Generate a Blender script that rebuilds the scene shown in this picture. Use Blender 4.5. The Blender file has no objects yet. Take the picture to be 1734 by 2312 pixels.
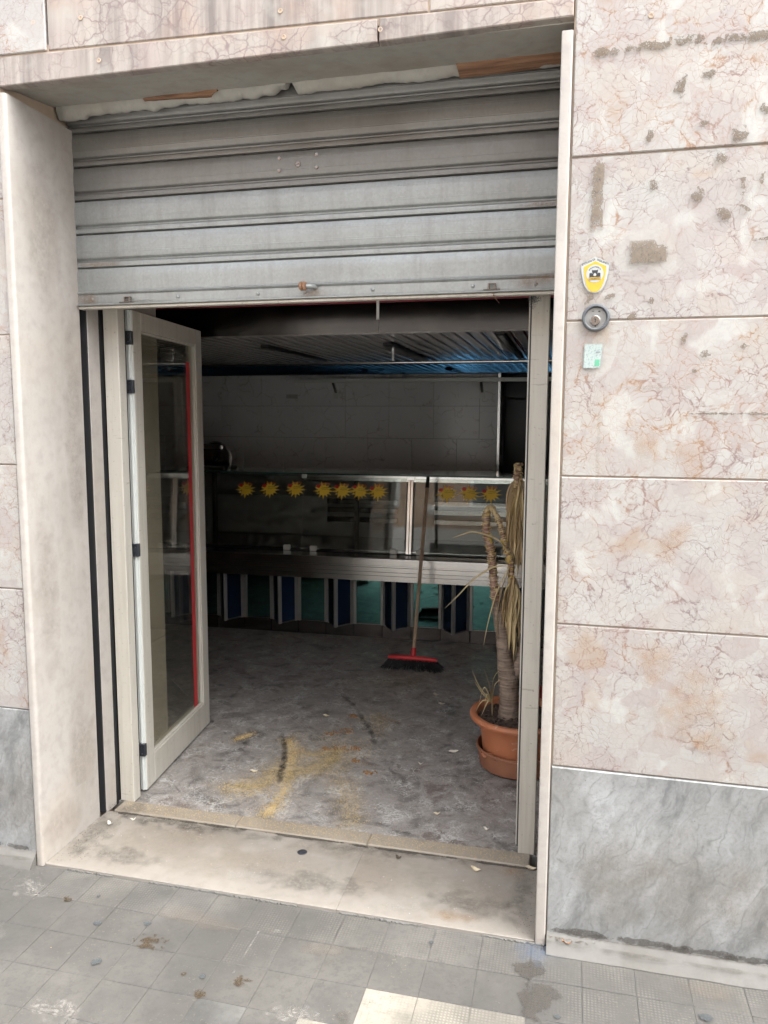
import bpy, math, random
from mathutils import Matrix, Vector, noise as mnoise
random.seed(7)
R = math.radians
scene = bpy.context.scene
COL = scene.collection

# ------------------------------------------------------------------ camera, sky, sun, exposure
cam_d = bpy.data.cameras.new("camera")
cam = bpy.data.objects.new("camera", cam_d); COL.objects.link(cam)
cam_d.sensor_fit = 'VERTICAL'; cam_d.sensor_height = 36.0
cam_d.lens = 36.0 * 1748.8 / 2312.0
cam_d.clip_start = 0.05; cam_d.clip_end = 3000
yaw, pitch, roll = R(13.601), R(-6.805), R(0.252)
Fw = Vector((-math.sin(yaw)*math.cos(pitch), math.cos(yaw)*math.cos(pitch), math.sin(pitch)))
r0 = Vector((math.cos(yaw), math.sin(yaw), 0)); u0 = r0.cross(Fw)
rr = r0*math.cos(roll) + u0*math.sin(roll); uu = -r0*math.sin(roll) + u0*math.cos(roll)
M = Matrix.Identity(4)
for i in range(3):
    M[i][0], M[i][1], M[i][2] = rr[i], uu[i], -Fw[i]
M.translation = Vector((1.8653, -2.3503, 1.6506))
cam.matrix_world = M
scene.camera = cam

SUN_AZ, SUN_EL = R(86), R(62)          # azimuth measured from +Y towards +X
world = bpy.data.worlds.new("World"); scene.world = world; world.use_nodes = True
wn = world.node_tree; wn.nodes.clear()
sky = wn.nodes.new('ShaderNodeTexSky'); sky.sky_type = 'NISHITA'; sky.sun_disc = False
sky.sun_elevation = SUN_EL; sky.sun_rotation = SUN_AZ; sky.air_density = 1.0; sky.dust_density = 4.0
hs = wn.nodes.new('ShaderNodeHueSaturation'); hs.inputs['Saturation'].default_value = 0.25
bg = wn.nodes.new('ShaderNodeBackground'); bg.inputs['Strength'].default_value = 0.15
wo = wn.nodes.new('ShaderNodeOutputWorld')
wn.links.new(sky.outputs[0], hs.inputs['Color']); wn.links.new(hs.outputs[0], bg.inputs['Color'])
wn.links.new(bg.outputs[0], wo.inputs['Surface'])
sun_d = bpy.data.lights.new("sun", 'SUN'); sun = bpy.data.objects.new("sun", sun_d); COL.objects.link(sun)
sun_d.energy = 1.5; sun_d.angle = R(80); sun_d.color = (1.0, 1.0, 0.95)
sdir = Vector((math.sin(SUN_AZ)*math.cos(SUN_EL), math.cos(SUN_AZ)*math.cos(SUN_EL), math.sin(SUN_EL)))
sun.rotation_euler = sdir.to_track_quat('Z', 'Y').to_euler()

vs = scene.view_settings
vs.view_transform = 'Standard'; vs.look = 'None'; vs.exposure = 2.62; vs.gamma = 1.0; vs.use_curve_mapping = False
cy = scene.cycles
cy.use_denoising = True
try: cy.denoiser = 'OPENIMAGEDENOISE'
except Exception: pass
cy.max_bounces = 8; cy.diffuse_bounces = 5; cy.glossy_bounces = 4; cy.transmission_bounces = 3; cy.transparent_max_bounces = 20
cy.use_adaptive_sampling = True; cy.adaptive_threshold = 0.02; cy.adaptive_min_samples = 20
cy.caustics_reflective = False; cy.caustics_refractive = False
cy.sample_clamp_indirect = 8.0

# ------------------------------------------------------------------ helpers: objects
WM = {}
def tag(o, label=None, cat=None, group=None, kind=None):
    if label: o['label'] = label
    if cat: o['category'] = cat
    if group: o['group'] = group
    if kind: o['kind'] = kind
    return o
def thing(name, label, cat, loc=(0, 0, 0), rotz=0.0, group=None, parent=None):
    o = bpy.data.objects.new(name, None); COL.objects.link(o)
    o.empty_display_size = 0.05
    m = Matrix.Translation(Vector(loc)) @ Matrix.Rotation(rotz, 4, 'Z')
    o.matrix_basis = m; WM[o.name] = m
    return tag(o, label, cat, group)
def link_mesh(name, me, mtx, parent=None):
    o = bpy.data.objects.new(name, me); COL.objects.link(o)
    o.matrix_basis = mtx
    if parent is not None:
        o.parent = parent
        WM[o.name] = WM[parent.name] @ mtx
    else:
        WM[o.name] = mtx
    return o
def copy_tree(o, parent=None, mtx=None):
    c = o.copy(); COL.objects.link(c); c.parent = parent
    if mtx is not None: c.matrix_basis = mtx
    WM[c.name] = (WM[parent.name] if parent else Matrix.Identity(4)) @ c.matrix_basis
    for ch in list(o.children): copy_tree(ch, c)
    return c

class MB:
    def __init__(s): s.v = []; s.f = []
    def add(s, vs_, fs):
        k = len(s.v); s.v += [tuple(p) for p in vs_]; s.f += [tuple(i+k for i in f) for f in fs]; return s
    def box(s, x0, x1, y0, y1, z0, z1, c=0.0):
        if c <= 0:
            return s.add([(x0,y0,z0),(x1,y0,z0),(x1,y1,z0),(x0,y1,z0),(x0,y0,z1),(x1,y0,z1),(x1,y1,z1),(x0,y1,z1)],
                         [(0,3,2,1),(4,5,6,7),(0,1,5,4),(1,2,6,5),(2,3,7,6),(3,0,4,7)])
        c = min(c, (x1-x0)*.45, (y1-y0)*.45, (z1-z0)*.45)
        X = (x0, x1); Y = (y0, y1); Z = (z0, z1); vs_ = []; idx = {}
        for a in (0, 1):
            for b in (0, 1):
                for d in (0, 1):
                    sx, sy, sz = (c, -c)[a], (c, -c)[b], (c, -c)[d]
                    for ax in range(3):
                        p = [X[a]+sx, Y[b]+sy, Z[d]+sz]
                        p[ax] = (X[a], Y[b], Z[d])[ax]
                        idx[(a, b, d, ax)] = len(vs_); vs_.append(p)
        fs = []
        for a in (0, 1):
            q = [idx[(a, 0, 0, 0)], idx[(a, 1, 0, 0)], idx[(a, 1, 1, 0)], idx[(a, 0, 1, 0)]]; fs.append(q if a else q[::-1])
            q = [idx[(0, a, 0, 1)], idx[(1, a, 0, 1)], idx[(1, a, 1, 1)], idx[(0, a, 1, 1)]]; fs.append(q[::-1] if a else q)
            q = [idx[(0, 0, a, 2)], idx[(1, 0, a, 2)], idx[(1, 1, a, 2)], idx[(0, 1, a, 2)]]; fs.append(q if a else q[::-1])
        for a in (0, 1):
            for b in (0, 1):
                q = [idx[(a, b, 0, 0)], idx[(a, b, 1, 0)], idx[(a, b, 1, 1)], idx[(a, b, 0, 1)]]; fs.append(q if a == b else q[::-1])
                q = [idx[(a, 0, b, 0)], idx[(a, 1, b, 0)], idx[(a, 1, b, 2)], idx[(a, 0, b, 2)]]; fs.append(q[::-1] if a == b else q)
                q = [idx[(0, a, b, 1)], idx[(1, a, b, 1)], idx[(1, a, b, 2)], idx[(0, a, b, 2)]]; fs.append(q if a == b else q[::-1])
                for d in (0, 1):
                    q = [idx[(a, b, d, 0)], idx[(a, b, d, 1)], idx[(a, b, d, 2)]]; fs.append(q if (a+b+d) % 2 else q[::-1])
        return s.add(vs_, fs)
    def prism(s, poly, axis, a, b):
        """poly: 2D points; extruded along axis ('x': (y,z) poly; 'y': (x,z); 'z': (x,y))"""
        n = len(poly)
        def P(p, t): return {'x': (t, p[0], p[1]), 'y': (p[0], t, p[1]), 'z': (p[0], p[1], t)}[axis]
        vs_ = [P(p, a) for p in poly] + [P(p, b) for p in poly]
        fs = [tuple(range(n))[::-1], tuple(range(n, 2*n))] + [(i, (i+1) % n, n+(i+1) % n, n+i) for i in range(n)]
        return s.add(vs_, fs)
    def tube(s, path, rad, n=8, cap=True):
        path = [Vector(p) for p in path]
        if not hasattr(rad, '__len__'): rad = [rad]*len(path)
        vs_ = []; fs = []; ref = None
        for i, p in enumerate(path):
            d = (path[min(i+1, len(path)-1)] - path[max(i-1, 0)]).normalized()
            if ref is None: ref = Vector((1, 0, 0)) if abs(d.x) < .8 else Vector((0, 1, 0))
            a = (ref - d*ref.dot(d)).normalized(); b = d.cross(a); ref = a
            for k in range(n):
                t = 2*math.pi*k/n; vs_.append(p + (a*math.cos(t) + b*math.sin(t))*rad[i])
        for i in range(len(path)-1):
            for k in range(n): fs.append((i*n+k, i*n+(k+1) % n, (i+1)*n+(k+1) % n, (i+1)*n+k))
        if cap: fs += [tuple(range(n))[::-1], tuple(range((len(path)-1)*n, len(path)*n))]
        return s.add(vs_, fs)
    def lathe(s, prof, c, n=32, axis='z'):
        vs_ = []; fs = []
        for (r_, h) in prof:
            for k in range(n):
                t = 2*math.pi*k/n; a, b = r_*math.cos(t), r_*math.sin(t)
                vs_.append({'z': (c[0]+a, c[1]+b, c[2]+h), 'y': (c[0]+a, c[1]-h, c[2]+b), 'x': (c[0]+h, c[1]+a, c[2]+b)}[axis])
        for i in range(len(prof)-1):
            for k in range(n): fs.append((i*n+k, i*n+(k+1) % n, (i+1)*n+(k+1) % n, (i+1)*n+k))
        if prof[0][0] > 0: fs.append(tuple(range(n))[::-1])
        if prof[-1][0] > 0: fs.append(tuple(range((len(prof)-1)*n, len(prof)*n)))
        return s.add(vs_, fs)
    def leaf(s, path, w, side=(0, 1, 0), fold=.25, th=0.0):
        path = [Vector(p) for p in path]; n = len(path); vs_ = []; fs = []
        side = Vector(side)
        for i, p in enumerate(path):
            d = (path[min(i+1, n-1)] - path[max(i-1, 0)]).normalized()
            a = side - d*side.dot(d)
            a = a.normalized() if a.length > 1e-4 else Vector((1, 0, 0))
            up = d.cross(a); wi = w[i] if hasattr(w, '__len__') else w*math.sin(math.pi*min(1, .12+.88*i/(n-1)))**.7
            wi = max(wi, .0004)
            vs_ += [p - a*wi + up*wi*fold, p - up*wi*fold, p + a*wi + up*wi*fold]
        for i in range(n-1):
            for k in range(2): fs.append((i*3+k, i*3+k+1, (i+1)*3+k+1, (i+1)*3+k))
        return s.add(vs_, fs)
    def mesh(s, name, mat, smooth=None, center=True):
        v = s.v
        if center and v:
            lo = [min(p[i] for p in v) for i in range(3)]; hi = [max(p[i] for p in v) for i in range(3)]
            c = Vector([(a+b)/2 for a, b in zip(lo, hi)])
        else: c = Vector((0, 0, 0))
        me = bpy.data.meshes.new(name)
        me.from_pydata([(p[0]-c.x, p[1]-c.y, p[2]-c.z) for p in v], [], s.f); me.validate(); me.update()
        if smooth is not None:
            me.shade_smooth()
            if smooth < 180: me.set_sharp_from_angle(angle=R(smooth))
        if mat: me.materials.append(mat)
        return me, c
    def build(s, name, mat, parent=None, smooth=None, local=False):
        if parent is not None and not local:
            inv = WM[parent.name].inverted(); s.v = [tuple(inv @ Vector(p)) for p in s.v]
        me, c = s.mesh(name, mat, smooth)
        return link_mesh(name, me, Matrix.Translation(c), parent)

TXT = {}
def text_geo(string, bold=False):
    """2D outline faces of a word, width/height normalised to cap height 1, origin at left base."""
    if string in TXT: return TXT[string]
    cu = bpy.data.curves.new("t", 'FONT'); cu.body = string; cu.size = 1.0; cu.resolution_u = 3
    if bold: cu.offset = 0.02
    ob = bpy.data.objects.new("t", cu); COL.objects.link(ob)
    dg = bpy.context.evaluated_depsgraph_get(); ev = ob.evaluated_get(dg); me = ev.to_mesh()
    v = [(p.co.x, p.co.y) for p in me.vertices]; f = [tuple(p.vertices) for p in me.polygons]
    ev.to_mesh_clear(); bpy.data.objects.remove(ob); bpy.data.curves.remove(cu)
    if v:
        x0 = min(p[0] for p in v); h = 0.73
        v = [((p[0]-x0)/h, p[1]/h) for p in v]
    TXT[string] = (v, f); return TXT[string]
def add_text(mb, string, fn, bold=True):
    v, f = text_geo(string, bold); w = max(p[0] for p in v)
    mb.add([fn(p[0], p[1], w) for p in v], f)

# ------------------------------------------------------------------ helpers: materials
class NM:
    def __init__(s, name):
        s.m = bpy.data.materials.new(name); s.m.use_nodes = True; s.t = s.m.node_tree; s.t.nodes.clear()
        s.out = s.t.nodes.new('ShaderNodeOutputMaterial')
    def n(s, t, ins=None, **props):
        nd = s.t.nodes.new('ShaderNode'+t)
        for k, v in props.items(): setattr(nd, k, v)
        for k, v in (ins or {}).items():
            if isinstance(v, bpy.types.NodeSocket): s.t.links.new(v, nd.inputs[k])
            else: nd.inputs[k].default_value = v
        return nd
    def math(s, op, a, b=0.5, clamp=False): return s.n('Math', {0: a, 1: b}, operation=op, use_clamp=clamp).outputs[0]
    def vmath(s, op, a, b): return s.n('VectorMath', {0: a, 1: b}, operation=op).outputs[0]
    def co(s, rnd=True, scale=None):
        c = s.n('TexCoord').outputs['Object']
        if scale: c = s.vmath('MULTIPLY', c, scale)
        if rnd:
            r_ = s.n('ObjectInfo').outputs['Random']
            c = s.vmath('ADD', c, s.n('VectorMath', {0: (37.1, 19.7, 53.3), 'Scale': r_}, operation='SCALE').outputs[0])
        return c
    def rnd(s): return s.n('ObjectInfo').outputs['Random']
    def noise(s, v, sc, det=4, rough=.55, dist=0, col=False):
        nd = s.n('TexNoise', {'Vector': v, 'Scale': sc, 'Detail': det, 'Roughness': rough, 'Distortion': dist})
        return nd.outputs[1 if col else 0]
    def warp(s, v, sc, amt, det=3):
        c = s.noise(v, sc, det, col=True)
        c = s.vmath('SUBTRACT', c, (.5, .5, .5))
        return s.vmath('ADD', v, s.n('VectorMath', {0: c, 'Scale': amt}, operation='SCALE').outputs[0])
    def vor(s, v, sc, feat='DISTANCE_TO_EDGE', out=0, rnd=1.0):
        nd = s.n('TexVoronoi', {'Vector': v, 'Scale': sc, 'Randomness': rnd}, feature=feat); return nd.outputs[out]
    def ramp(s, f, pts, interp='LINEAR'):
        nd = s.n('ValToRGB', {0: f}); cr = nd.color_ramp; cr.interpolation = interp
        while len(cr.elements) < len(pts): cr.elements.new(.5)
        for e, (p, c) in zip(cr.elements, pts):
            e.position = p; e.color = (c, c, c, 1) if not hasattr(c, '__len__') else (*c, 1)
        return nd.outputs[0]
    def mix(s, f, a, b, bt='MIX'):
        a = (*a, 1) if isinstance(a, tuple) and len(a) == 3 else a
        b = (*b, 1) if isinstance(b, tuple) and len(b) == 3 else b
        return s.n('Mix', {0: f, 6: a, 7: b}, data_type='RGBA', blend_type=bt).outputs[2]
    def bump(s, h, st=.3, d=.002): return s.n('Bump', {'Height': h, 'Strength': st, 'Distance': d}).outputs[0]
    def bsdf(s, col, rough=.5, metal=0.0, normal=None, **kw):
        if isinstance(col, tuple) and len(col) == 3: col = (*col, 1)
        ins = {'Base Color': col, 'Roughness': rough, 'Metallic': metal}
        if normal is not None: ins['Normal'] = normal
        ins.update({k.replace('_', ' '): v for k, v in kw.items()})
        b = s.n('BsdfPrincipled', ins)
        s.t.links.new(b.outputs[0], s.out.inputs[0]); return s.m
    def dim(s, c, f=(.80, .80, .80)): return s.mix(1.0, c, f, 'MULTIPLY')
    def surf(s, sock): s.t.links.new(sock, s.out.inputs[0]); return s.m

def plain(name, col, rough=.5, metal=0.0, var=.12, sc=30, bump=.1):
    k = NM(name); v = k.co(); f = k.noise(v, sc, 3); g = k.noise(v, sc*.12, 2)
    c = k.mix(k.math('MULTIPLY', k.math('ADD', f, g), .5), tuple(x*(1-var*1.6) for x in col), tuple(min(1, x*(1+var*1.6)) for x in col))
    r_ = k.math('ADD', rough-.08, k.math('MULTIPLY', g, .16))
    return k.bsdf(c, r_, metal, k.bump(f, bump, .001) if bump > .12 else None)

def m_pink():
    k = NM('pink_marble'); v = k.co()
    w = k.warp(k.warp(v, 5, .18, 2), 34, .03, 2); w2 = k.warp(k.warp(v, 8, .10, 2), 60, .018, 2)
    big = k.noise(v, 3.0, 3, .6); gr = k.noise(v, 55, 3, .7)
    rb = k.n('TexWhiteNoise', {'W': k.rnd()}, noise_dimensions='1D').outputs[0]
    base = k.ramp(big, [(.28, (.46, .385, .375)), (.42, (.48, .445, .43)), (.55, (.47, .45, .432)), (.66, (.475, .41, .37)), (.8, (.48, .44, .415))])
    base = k.mix(k.math('MULTIPLY', rb, .45), base, (.48, .46, .442))
    cell = k.n('RGBToBW', {0: k.vor(w, 12, 'F1', 1)}).outputs[0]
    base = k.mix(.5, base, k.ramp(cell, [(.2, (.43, .36, .352)), (.42, (.47, .435, .42)), (.62, (.53, .52, .505)), (.85, (.48, .41, .36))]))
    m1 = k.ramp(k.noise(v, 4.2, 2), [(.40, 0.0), (.58, 1.0)]); m2 = k.ramp(k.noise(k.vmath('ADD', v, (5.0, 3.0, 9.0)), 5.5, 2), [(.38, 0.0), (.55, 1.0)])
    wd = k.ramp(k.noise(v, 7, 2), [(.35, .35), (.65, 1.5)])
    br = k.ramp(gr, [(.40, .15), (.52, 1.0)])
    l1 = k.ramp(k.math('DIVIDE', k.vor(w, 6.5), wd), [(0.0, 1.0), (.008, .75), (.020, .16), (.08, 0.0)])
    l2 = k.ramp(k.math('DIVIDE', k.vor(w2, 18), wd), [(0.0, 1.0), (.018, .6), (.045, 0.0)])
    l3 = k.ramp(k.vor(w2, 44), [(0.0, 1.0), (.04, .4), (.09, 0.0)])
    vein = k.math('ADD', k.math('MULTIPLY', k.math('MULTIPLY', l1, br), k.math('ADD', k.math('MULTIPLY', m1, .55), .18)),
                  k.math('ADD', k.math('MULTIPLY', k.math('MULTIPLY', l2, br), k.math('ADD', k.math('MULTIPLY', m2, .72), .22)), k.math('MULTIPLY', k.math('MULTIPLY', l3, br), k.math('ADD', k.math('MULTIPLY', m2, .50), .16))), True)
    vc = k.ramp(k.math('ADD', k.noise(v, 8, 1), k.math('MULTIPLY', k.math('SUBTRACT', rb, .5), .25)), [(.36, (.24, .17, .17)), (.50, (.29, .185, .165)), (.64, (.36, .20, .11))])
    c = k.mix(k.math('MULTIPLY', vein, .92), base, vc)
    wh = k.ramp(k.noise(w2, 8, 2, .55), [(.58, 0.0), (.66, 1.0)])
    c = k.mix(k.math('MULTIPLY', wh, .6), c, (.58, .575, .56))
    og = k.ramp(k.noise(w, 4.2, 3, .65), [(.62, 0.0), (.72, .5)])
    c = k.mix(k.math('MULTIPLY', og, m1), c, (.40, .26, .165))
    c = k.mix(k.ramp(gr, [(.36, .22), (.48, 0.0)]), c, (.33, .29, .275))
    c = k.mix(1.0, c, (.68, .69, .675), 'MULTIPLY')
    return k.bsdf(c, k.math('ADD', .32, k.math('MULTIPLY', gr, .3)), 0, k.bump(k.math('SUBTRACT', k.math('MULTIPLY', gr, .5), vein), .35, .0007))

def m_fascia():
    """stained marble over the opening"""
    k = NM('stained_pink_marble'); v = k.co(); w = k.warp(v, 8, .09, 4)
    big = k.noise(v, 4, 4)
    base = k.ramp(big, [(.3, (.41, .32, .295)), (.5, (.45, .385, .345)), (.7, (.43, .31, .26))])
    m1 = k.ramp(k.noise(v, 5, 3), [(.4, 0.0), (.6, 1.0)])
    l1 = k.ramp(k.vor(w, 17), [(0.0, 1.0), (.03, .4), (.06, 0.0)])
    l2 = k.ramp(k.vor(k.warp(v, 18, .05), 36), [(0.0, 1.0), (.05, .3), (.09, 0.0)])
    c = k.mix(k.math('MULTIPLY', k.math('MULTIPLY', k.math('ADD', l1, k.math('MULTIPLY', l2, .5), True), m1), .7), base, (.20, .12, .125))
    st = k.noise(k.vmath('MULTIPLY', v, (26.0, 1.0, 1.6)), 1.0, 5, .6)
    mk = k.ramp(k.noise(v, 1.7, 2), [(.40, 0.0), (.62, 1.0)])
    c = k.mix(k.math('MULTIPLY', k.math('MULTIPLY', k.ramp(st, [(.38, 0.0), (.62, 1.0)]), mk), .75), c, (.15, .115, .11))
    c = k.mix(k.math('MULTIPLY', k.ramp(k.noise(v, 11, 4), [(.55, 0.0), (.7, 1.0)]), .35), c, (.48, .45, .41))
    return k.bsdf(k.dim(c, (.74, .78, .77)), .5, 0, k.bump(k.noise(v, 90, 4), .25, .001))

def m_grey():
    k = NM('grey_marble'); v = k.co()
    rot = k.n('VectorRotate', {'Vector': k.warp(k.warp(v, 4, .12, 2), 22, .03, 2), 'Angle': R(-22), 'Axis': (0, 1, 0)}, rotation_type='AXIS_ANGLE').outputs[0]
    d = k.vmath('MULTIPLY', rot, (2.6, 1.0, 1.0)); a = k.noise(d, 3.4, 5, .7); a2 = k.noise(d, 15, 4, .72); b = k.noise(v, 4, 4)
    c = k.ramp(a, [(.34, (.17, .175, .175)), (.45, (.275, .28, .277)), (.55, (.335, .34, .337)), (.66, (.42, .43, .433))])
    c = k.mix(k.ramp(a2, [(.54, 0.0), (.68, .35)]), c, (.39, .40, .40)); c = k.mix(k.ramp(a2, [(.32, .4), (.46, 0.0)]), c, (.17, .173, .172))
    c = k.mix(k.ramp(b, [(.50, 0.0), (.70, .5)]), c, (.225, .217, .203))
    lv = k.ramp(k.vor(k.vmath('MULTIPLY', rot, (3.2, 1.0, 1.0)), 5), [(0.0, .6), (.02, .25), (.05, 0.0)])
    c = k.mix(k.math('MULTIPLY', lv, k.ramp(a2, [(.42, 0.0), (.6, 1.0)])), c, (.13, .132, .13))
    fl = k.noise(v, 85, 4, .78); c = k.mix(k.ramp(fl, [(.50, 0.0), (.64, .38)]), c, (.17, .16, .147))
    c = k.mix(k.ramp(fl, [(.30, .35), (.42, 0.0)]), c, (.38, .375, .365))
    spots = k.ramp(k.vor(v, 26, 'F1', 0), [(.02, 1.0), (.05, 0.0)])
    c = k.mix(k.math('MULTIPLY', spots, k.ramp(b, [(.5, 0.0), (.55, .8)])), c, (.07, .062, .055))
    return k.bsdf(k.dim(c), k.math('ADD', .28, k.math('MULTIPLY', fl, .35)), 0, k.bump(fl, .2, .001))

def m_stone(name, col, stain=(.42, .31, .2), amt=.5, rough=.5):
    k = NM(name); v = k.co(); a = k.noise(v, 4, 5, .6); b = k.noise(v, 26, 5); g = k.noise(v, 130, 3, .7)
    c = k.mix(a, tuple(x*.80 for x in col), tuple(min(1, x*1.14) for x in col))
    c = k.mix(k.ramp(b, [(.47, 0.0), (.70, .34)]), c, tuple(x*.60 for x in col))
    c = k.mix(k.ramp(k.noise(k.vmath('MULTIPLY', v, (9.0, 9.0, 1.2)), 2.0, 4, .65), [(.5, 0.0), (.72, .30)]), c, tuple(x*y for x, y in zip(col, (.76, .73, .68))))
    c = k.mix(k.math('MULTIPLY', k.ramp(k.noise(v, 2.6, 5), [(.5, 0.0), (.75, 1.0)]), amt), c, stain)
    sp = k.ramp(k.vor(v, 55, 'F1', 0), [(.03, 1.0), (.09, 0.0)])
    c = k.mix(k.math('MULTIPLY', sp, k.ramp(k.noise(v, 7), [(.56, 0.0), (.62, .7)])), c, tuple(x*.3 for x in col))
    c = k.mix(k.ramp(g, [(.36, .14), (.48, 0.0)]), c, tuple(x*.65 for x in col))
    return k.bsdf(k.dim(c), k.math('ADD', rough-.1, k.math('MULTIPLY', a, .25)), 0, k.bump(k.math('ADD', b, k.math('MULTIPLY', g, .3)), .18, .001))

def m_galv(name='galvanised_steel', dirt=0.0):  # dirt: grime, plus painted soffit shade on the upper slats
    k = NM(name); v = k.co()
    sp = k.vor(k.warp(v, 60, .01), 130, 'F1', 1); s1 = k.n('RGBToBW', {0: sp}).outputs[0]
    n1 = k.noise(v, 9, 5, .6); stx = k.noise(k.vmath('MULTIPLY', v, (30.0, 30.0, 3.0)), 1.0, 5, .65)
    c = k.mix(k.math('ADD', k.math('MULTIPLY', s1, .35), k.math('MULTIPLY', n1, .65)), (.29, .303, .298), (.45, .470, .465))
    c = k.mix(k.ramp(stx, [(.48, 0.0), (.78, .36)]), c, (.20, .18, .155))
    c = k.mix(k.ramp(k.noise(v, 2.1, 4), [(.5, dirt), (.75, min(.9, .35+dirt))]), c, (.15, .135, .12))  # raised dirt darkens the whole slat: grime together with painted soffit shade
    return k.bsdf(k.dim(c), k.math('ADD', .36, k.math('MULTIPLY', n1, .22)), .55, k.bump(n1, .08, .002))

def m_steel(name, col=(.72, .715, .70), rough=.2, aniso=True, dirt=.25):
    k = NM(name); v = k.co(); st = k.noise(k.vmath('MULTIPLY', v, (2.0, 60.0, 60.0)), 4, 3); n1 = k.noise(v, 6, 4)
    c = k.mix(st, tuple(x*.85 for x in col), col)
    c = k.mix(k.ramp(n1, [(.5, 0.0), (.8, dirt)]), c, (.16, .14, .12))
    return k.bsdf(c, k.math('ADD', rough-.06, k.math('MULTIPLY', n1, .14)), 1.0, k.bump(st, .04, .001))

def m_glass(name, tint=(.86, .93, .90), refl=1.0, ior=1.45, dust=.03):
    k = NM(name); v = k.co(False)
    bf = k.n('NewGeometry').outputs['Backfacing']
    fr = k.n('Fresnel', {'IOR': k.math('ADD', ior, k.math('MULTIPLY', bf, 1/ior-ior))}).outputs[0]
    tr = k.n('BsdfTransparent', {'Color': (*tint, 1)}).outputs[0]
    gl = k.n('BsdfGlossy', {'Color': (1, 1, 1, 1), 'Roughness': .012}).outputs[0]
    df = k.n('BsdfDiffuse', {'Color': (.6, .58, .54, 1)}).outputs[0]
    s1 = k.n('MixShader', {0: k.math('MULTIPLY', fr, refl, True), 1: tr, 2: gl}).outputs[0]
    dm = k.math('MULTIPLY', k.ramp(k.noise(v, 5, 5, .65), [(.35, .2), (.75, 1.0)]), dust)
    return k.surf(k.n('MixShader', {0: dm, 1: s1, 2: df}).outputs[0])

def m_stain(name, col, op=.8, edge=(.30, .52), sc=1.7, amp=1.5, holes=(.30, .62), rough=.7, boxy=False):
    """film with its own ragged outline: unit quad, object coordinates -1..1"""
    k = NM(name); v = k.n('TexCoord').outputs['Object']
    vv = k.n('NewGeometry').outputs['Position']
    f = k.noise(vv, sc, 4, .62); h = k.noise(vv, sc*4.0, 3, .7)
    d = k.n('VectorMath', {0: v}, operation='LENGTH').outputs['Value']
    if boxy:
        ab = k.n('SeparateXYZ', {0: k.n('VectorMath', {0: v}, operation='ABSOLUTE').outputs[0]}).outputs
        d = k.math('MAXIMUM', ab[0], ab[1])
    dd = k.math('ADD', d, k.math('MULTIPLY', k.math('SUBTRACT', f, .5), amp*2))
    a = k.math('MULTIPLY', k.ramp(dd, [(edge[0], 1.0), (edge[1], 0.0)]), k.ramp(d, [(.80, 1.0), (.98, 0.0)]))
    a = k.math('MULTIPLY', k.math('MULTIPLY', a, k.ramp(h, [(holes[0], .1), (holes[1], 1.0)])), op)
    cc = k.mix(h, tuple(x*.7 for x in col), tuple(min(1, x*1.3) for x in col))
    b = k.n('BsdfDiffuse', {'Color': cc}).outputs[0] if rough > .5 else k.n('BsdfPrincipled', {'Base Color': cc, 'Roughness': rough}).outputs[0]
    return k.surf(k.n('MixShader', {0: a, 1: k.n('BsdfTransparent').outputs[0], 2: b}).outputs[0])

def m_pave(name, cols, dots=0.0):
    k = NM(name); v = k.n('NewGeometry').outputs['Position']; w = k.co(False); a = k.noise(v, 5, 4, .65); b = k.noise(v, 55, 4, .72)
    rn = k.n('TexWhiteNoise', {'W': k.rnd()}, noise_dimensions='1D').outputs[0]
    c = k.mix(k.ramp(a, [(.33, 0.0), (.67, 1.0)]), cols[0], cols[1])
    c = k.mix(k.math('MULTIPLY', rn, .55), c, cols[2])
    c = k.mix(k.ramp(b, [(.46, 0.0), (.68, .45)]), c, tuple(x*.55 for x in cols[0]))
    m_ = k.ramp(k.noise(v, 3.1, 3), [(.50, 0.0), (.62, 1.0)])
    lit = k.ramp(k.noise(v, 110, 2, .6), [(.60, 0.0), (.66, .8)])
    c = k.mix(k.math('MULTIPLY', lit, m_), c, (.34, .30, .255))
    c = k.mix(k.ramp(k.noise(v, 1.6, 4, .7), [(.43, 0.0), (.60, .6)]), c, (.085, .082, .078))
    sp = k.ramp(k.vor(v, 24, 'F1', 0), [(.03, 1.0), (.07, 0.0)])
    c = k.mix(k.math('MULTIPLY', sp, k.ramp(a, [(.5, 0.0), (.55, .75)])), c, (.06, .055, .05))
    h = b
    if dots > 0:
        dv = k.vor(k.vmath('MULTIPLY', w, (100.0, 100.0, 0.0)), 1.0, 'F1', 0, 0.0)
        dm = k.math('MULTIPLY', k.ramp(dv, [(.18, 1.0), (.42, 0.0)]), k.ramp(k.noise(v, 9, 2), [(.38, 0.0), (.6, 1.0)]))
        c = k.mix(k.math('MULTIPLY', dm, dots*.4), c, tuple(min(1, x*1.5) for x in cols[2]))
        h = k.math('ADD', h, k.math('MULTIPLY', dm, .9*dots))
    return k.bsdf(k.dim(c, (.69, .685, .67)), .62, 0, k.bump(h, .4, .0018))

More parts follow.
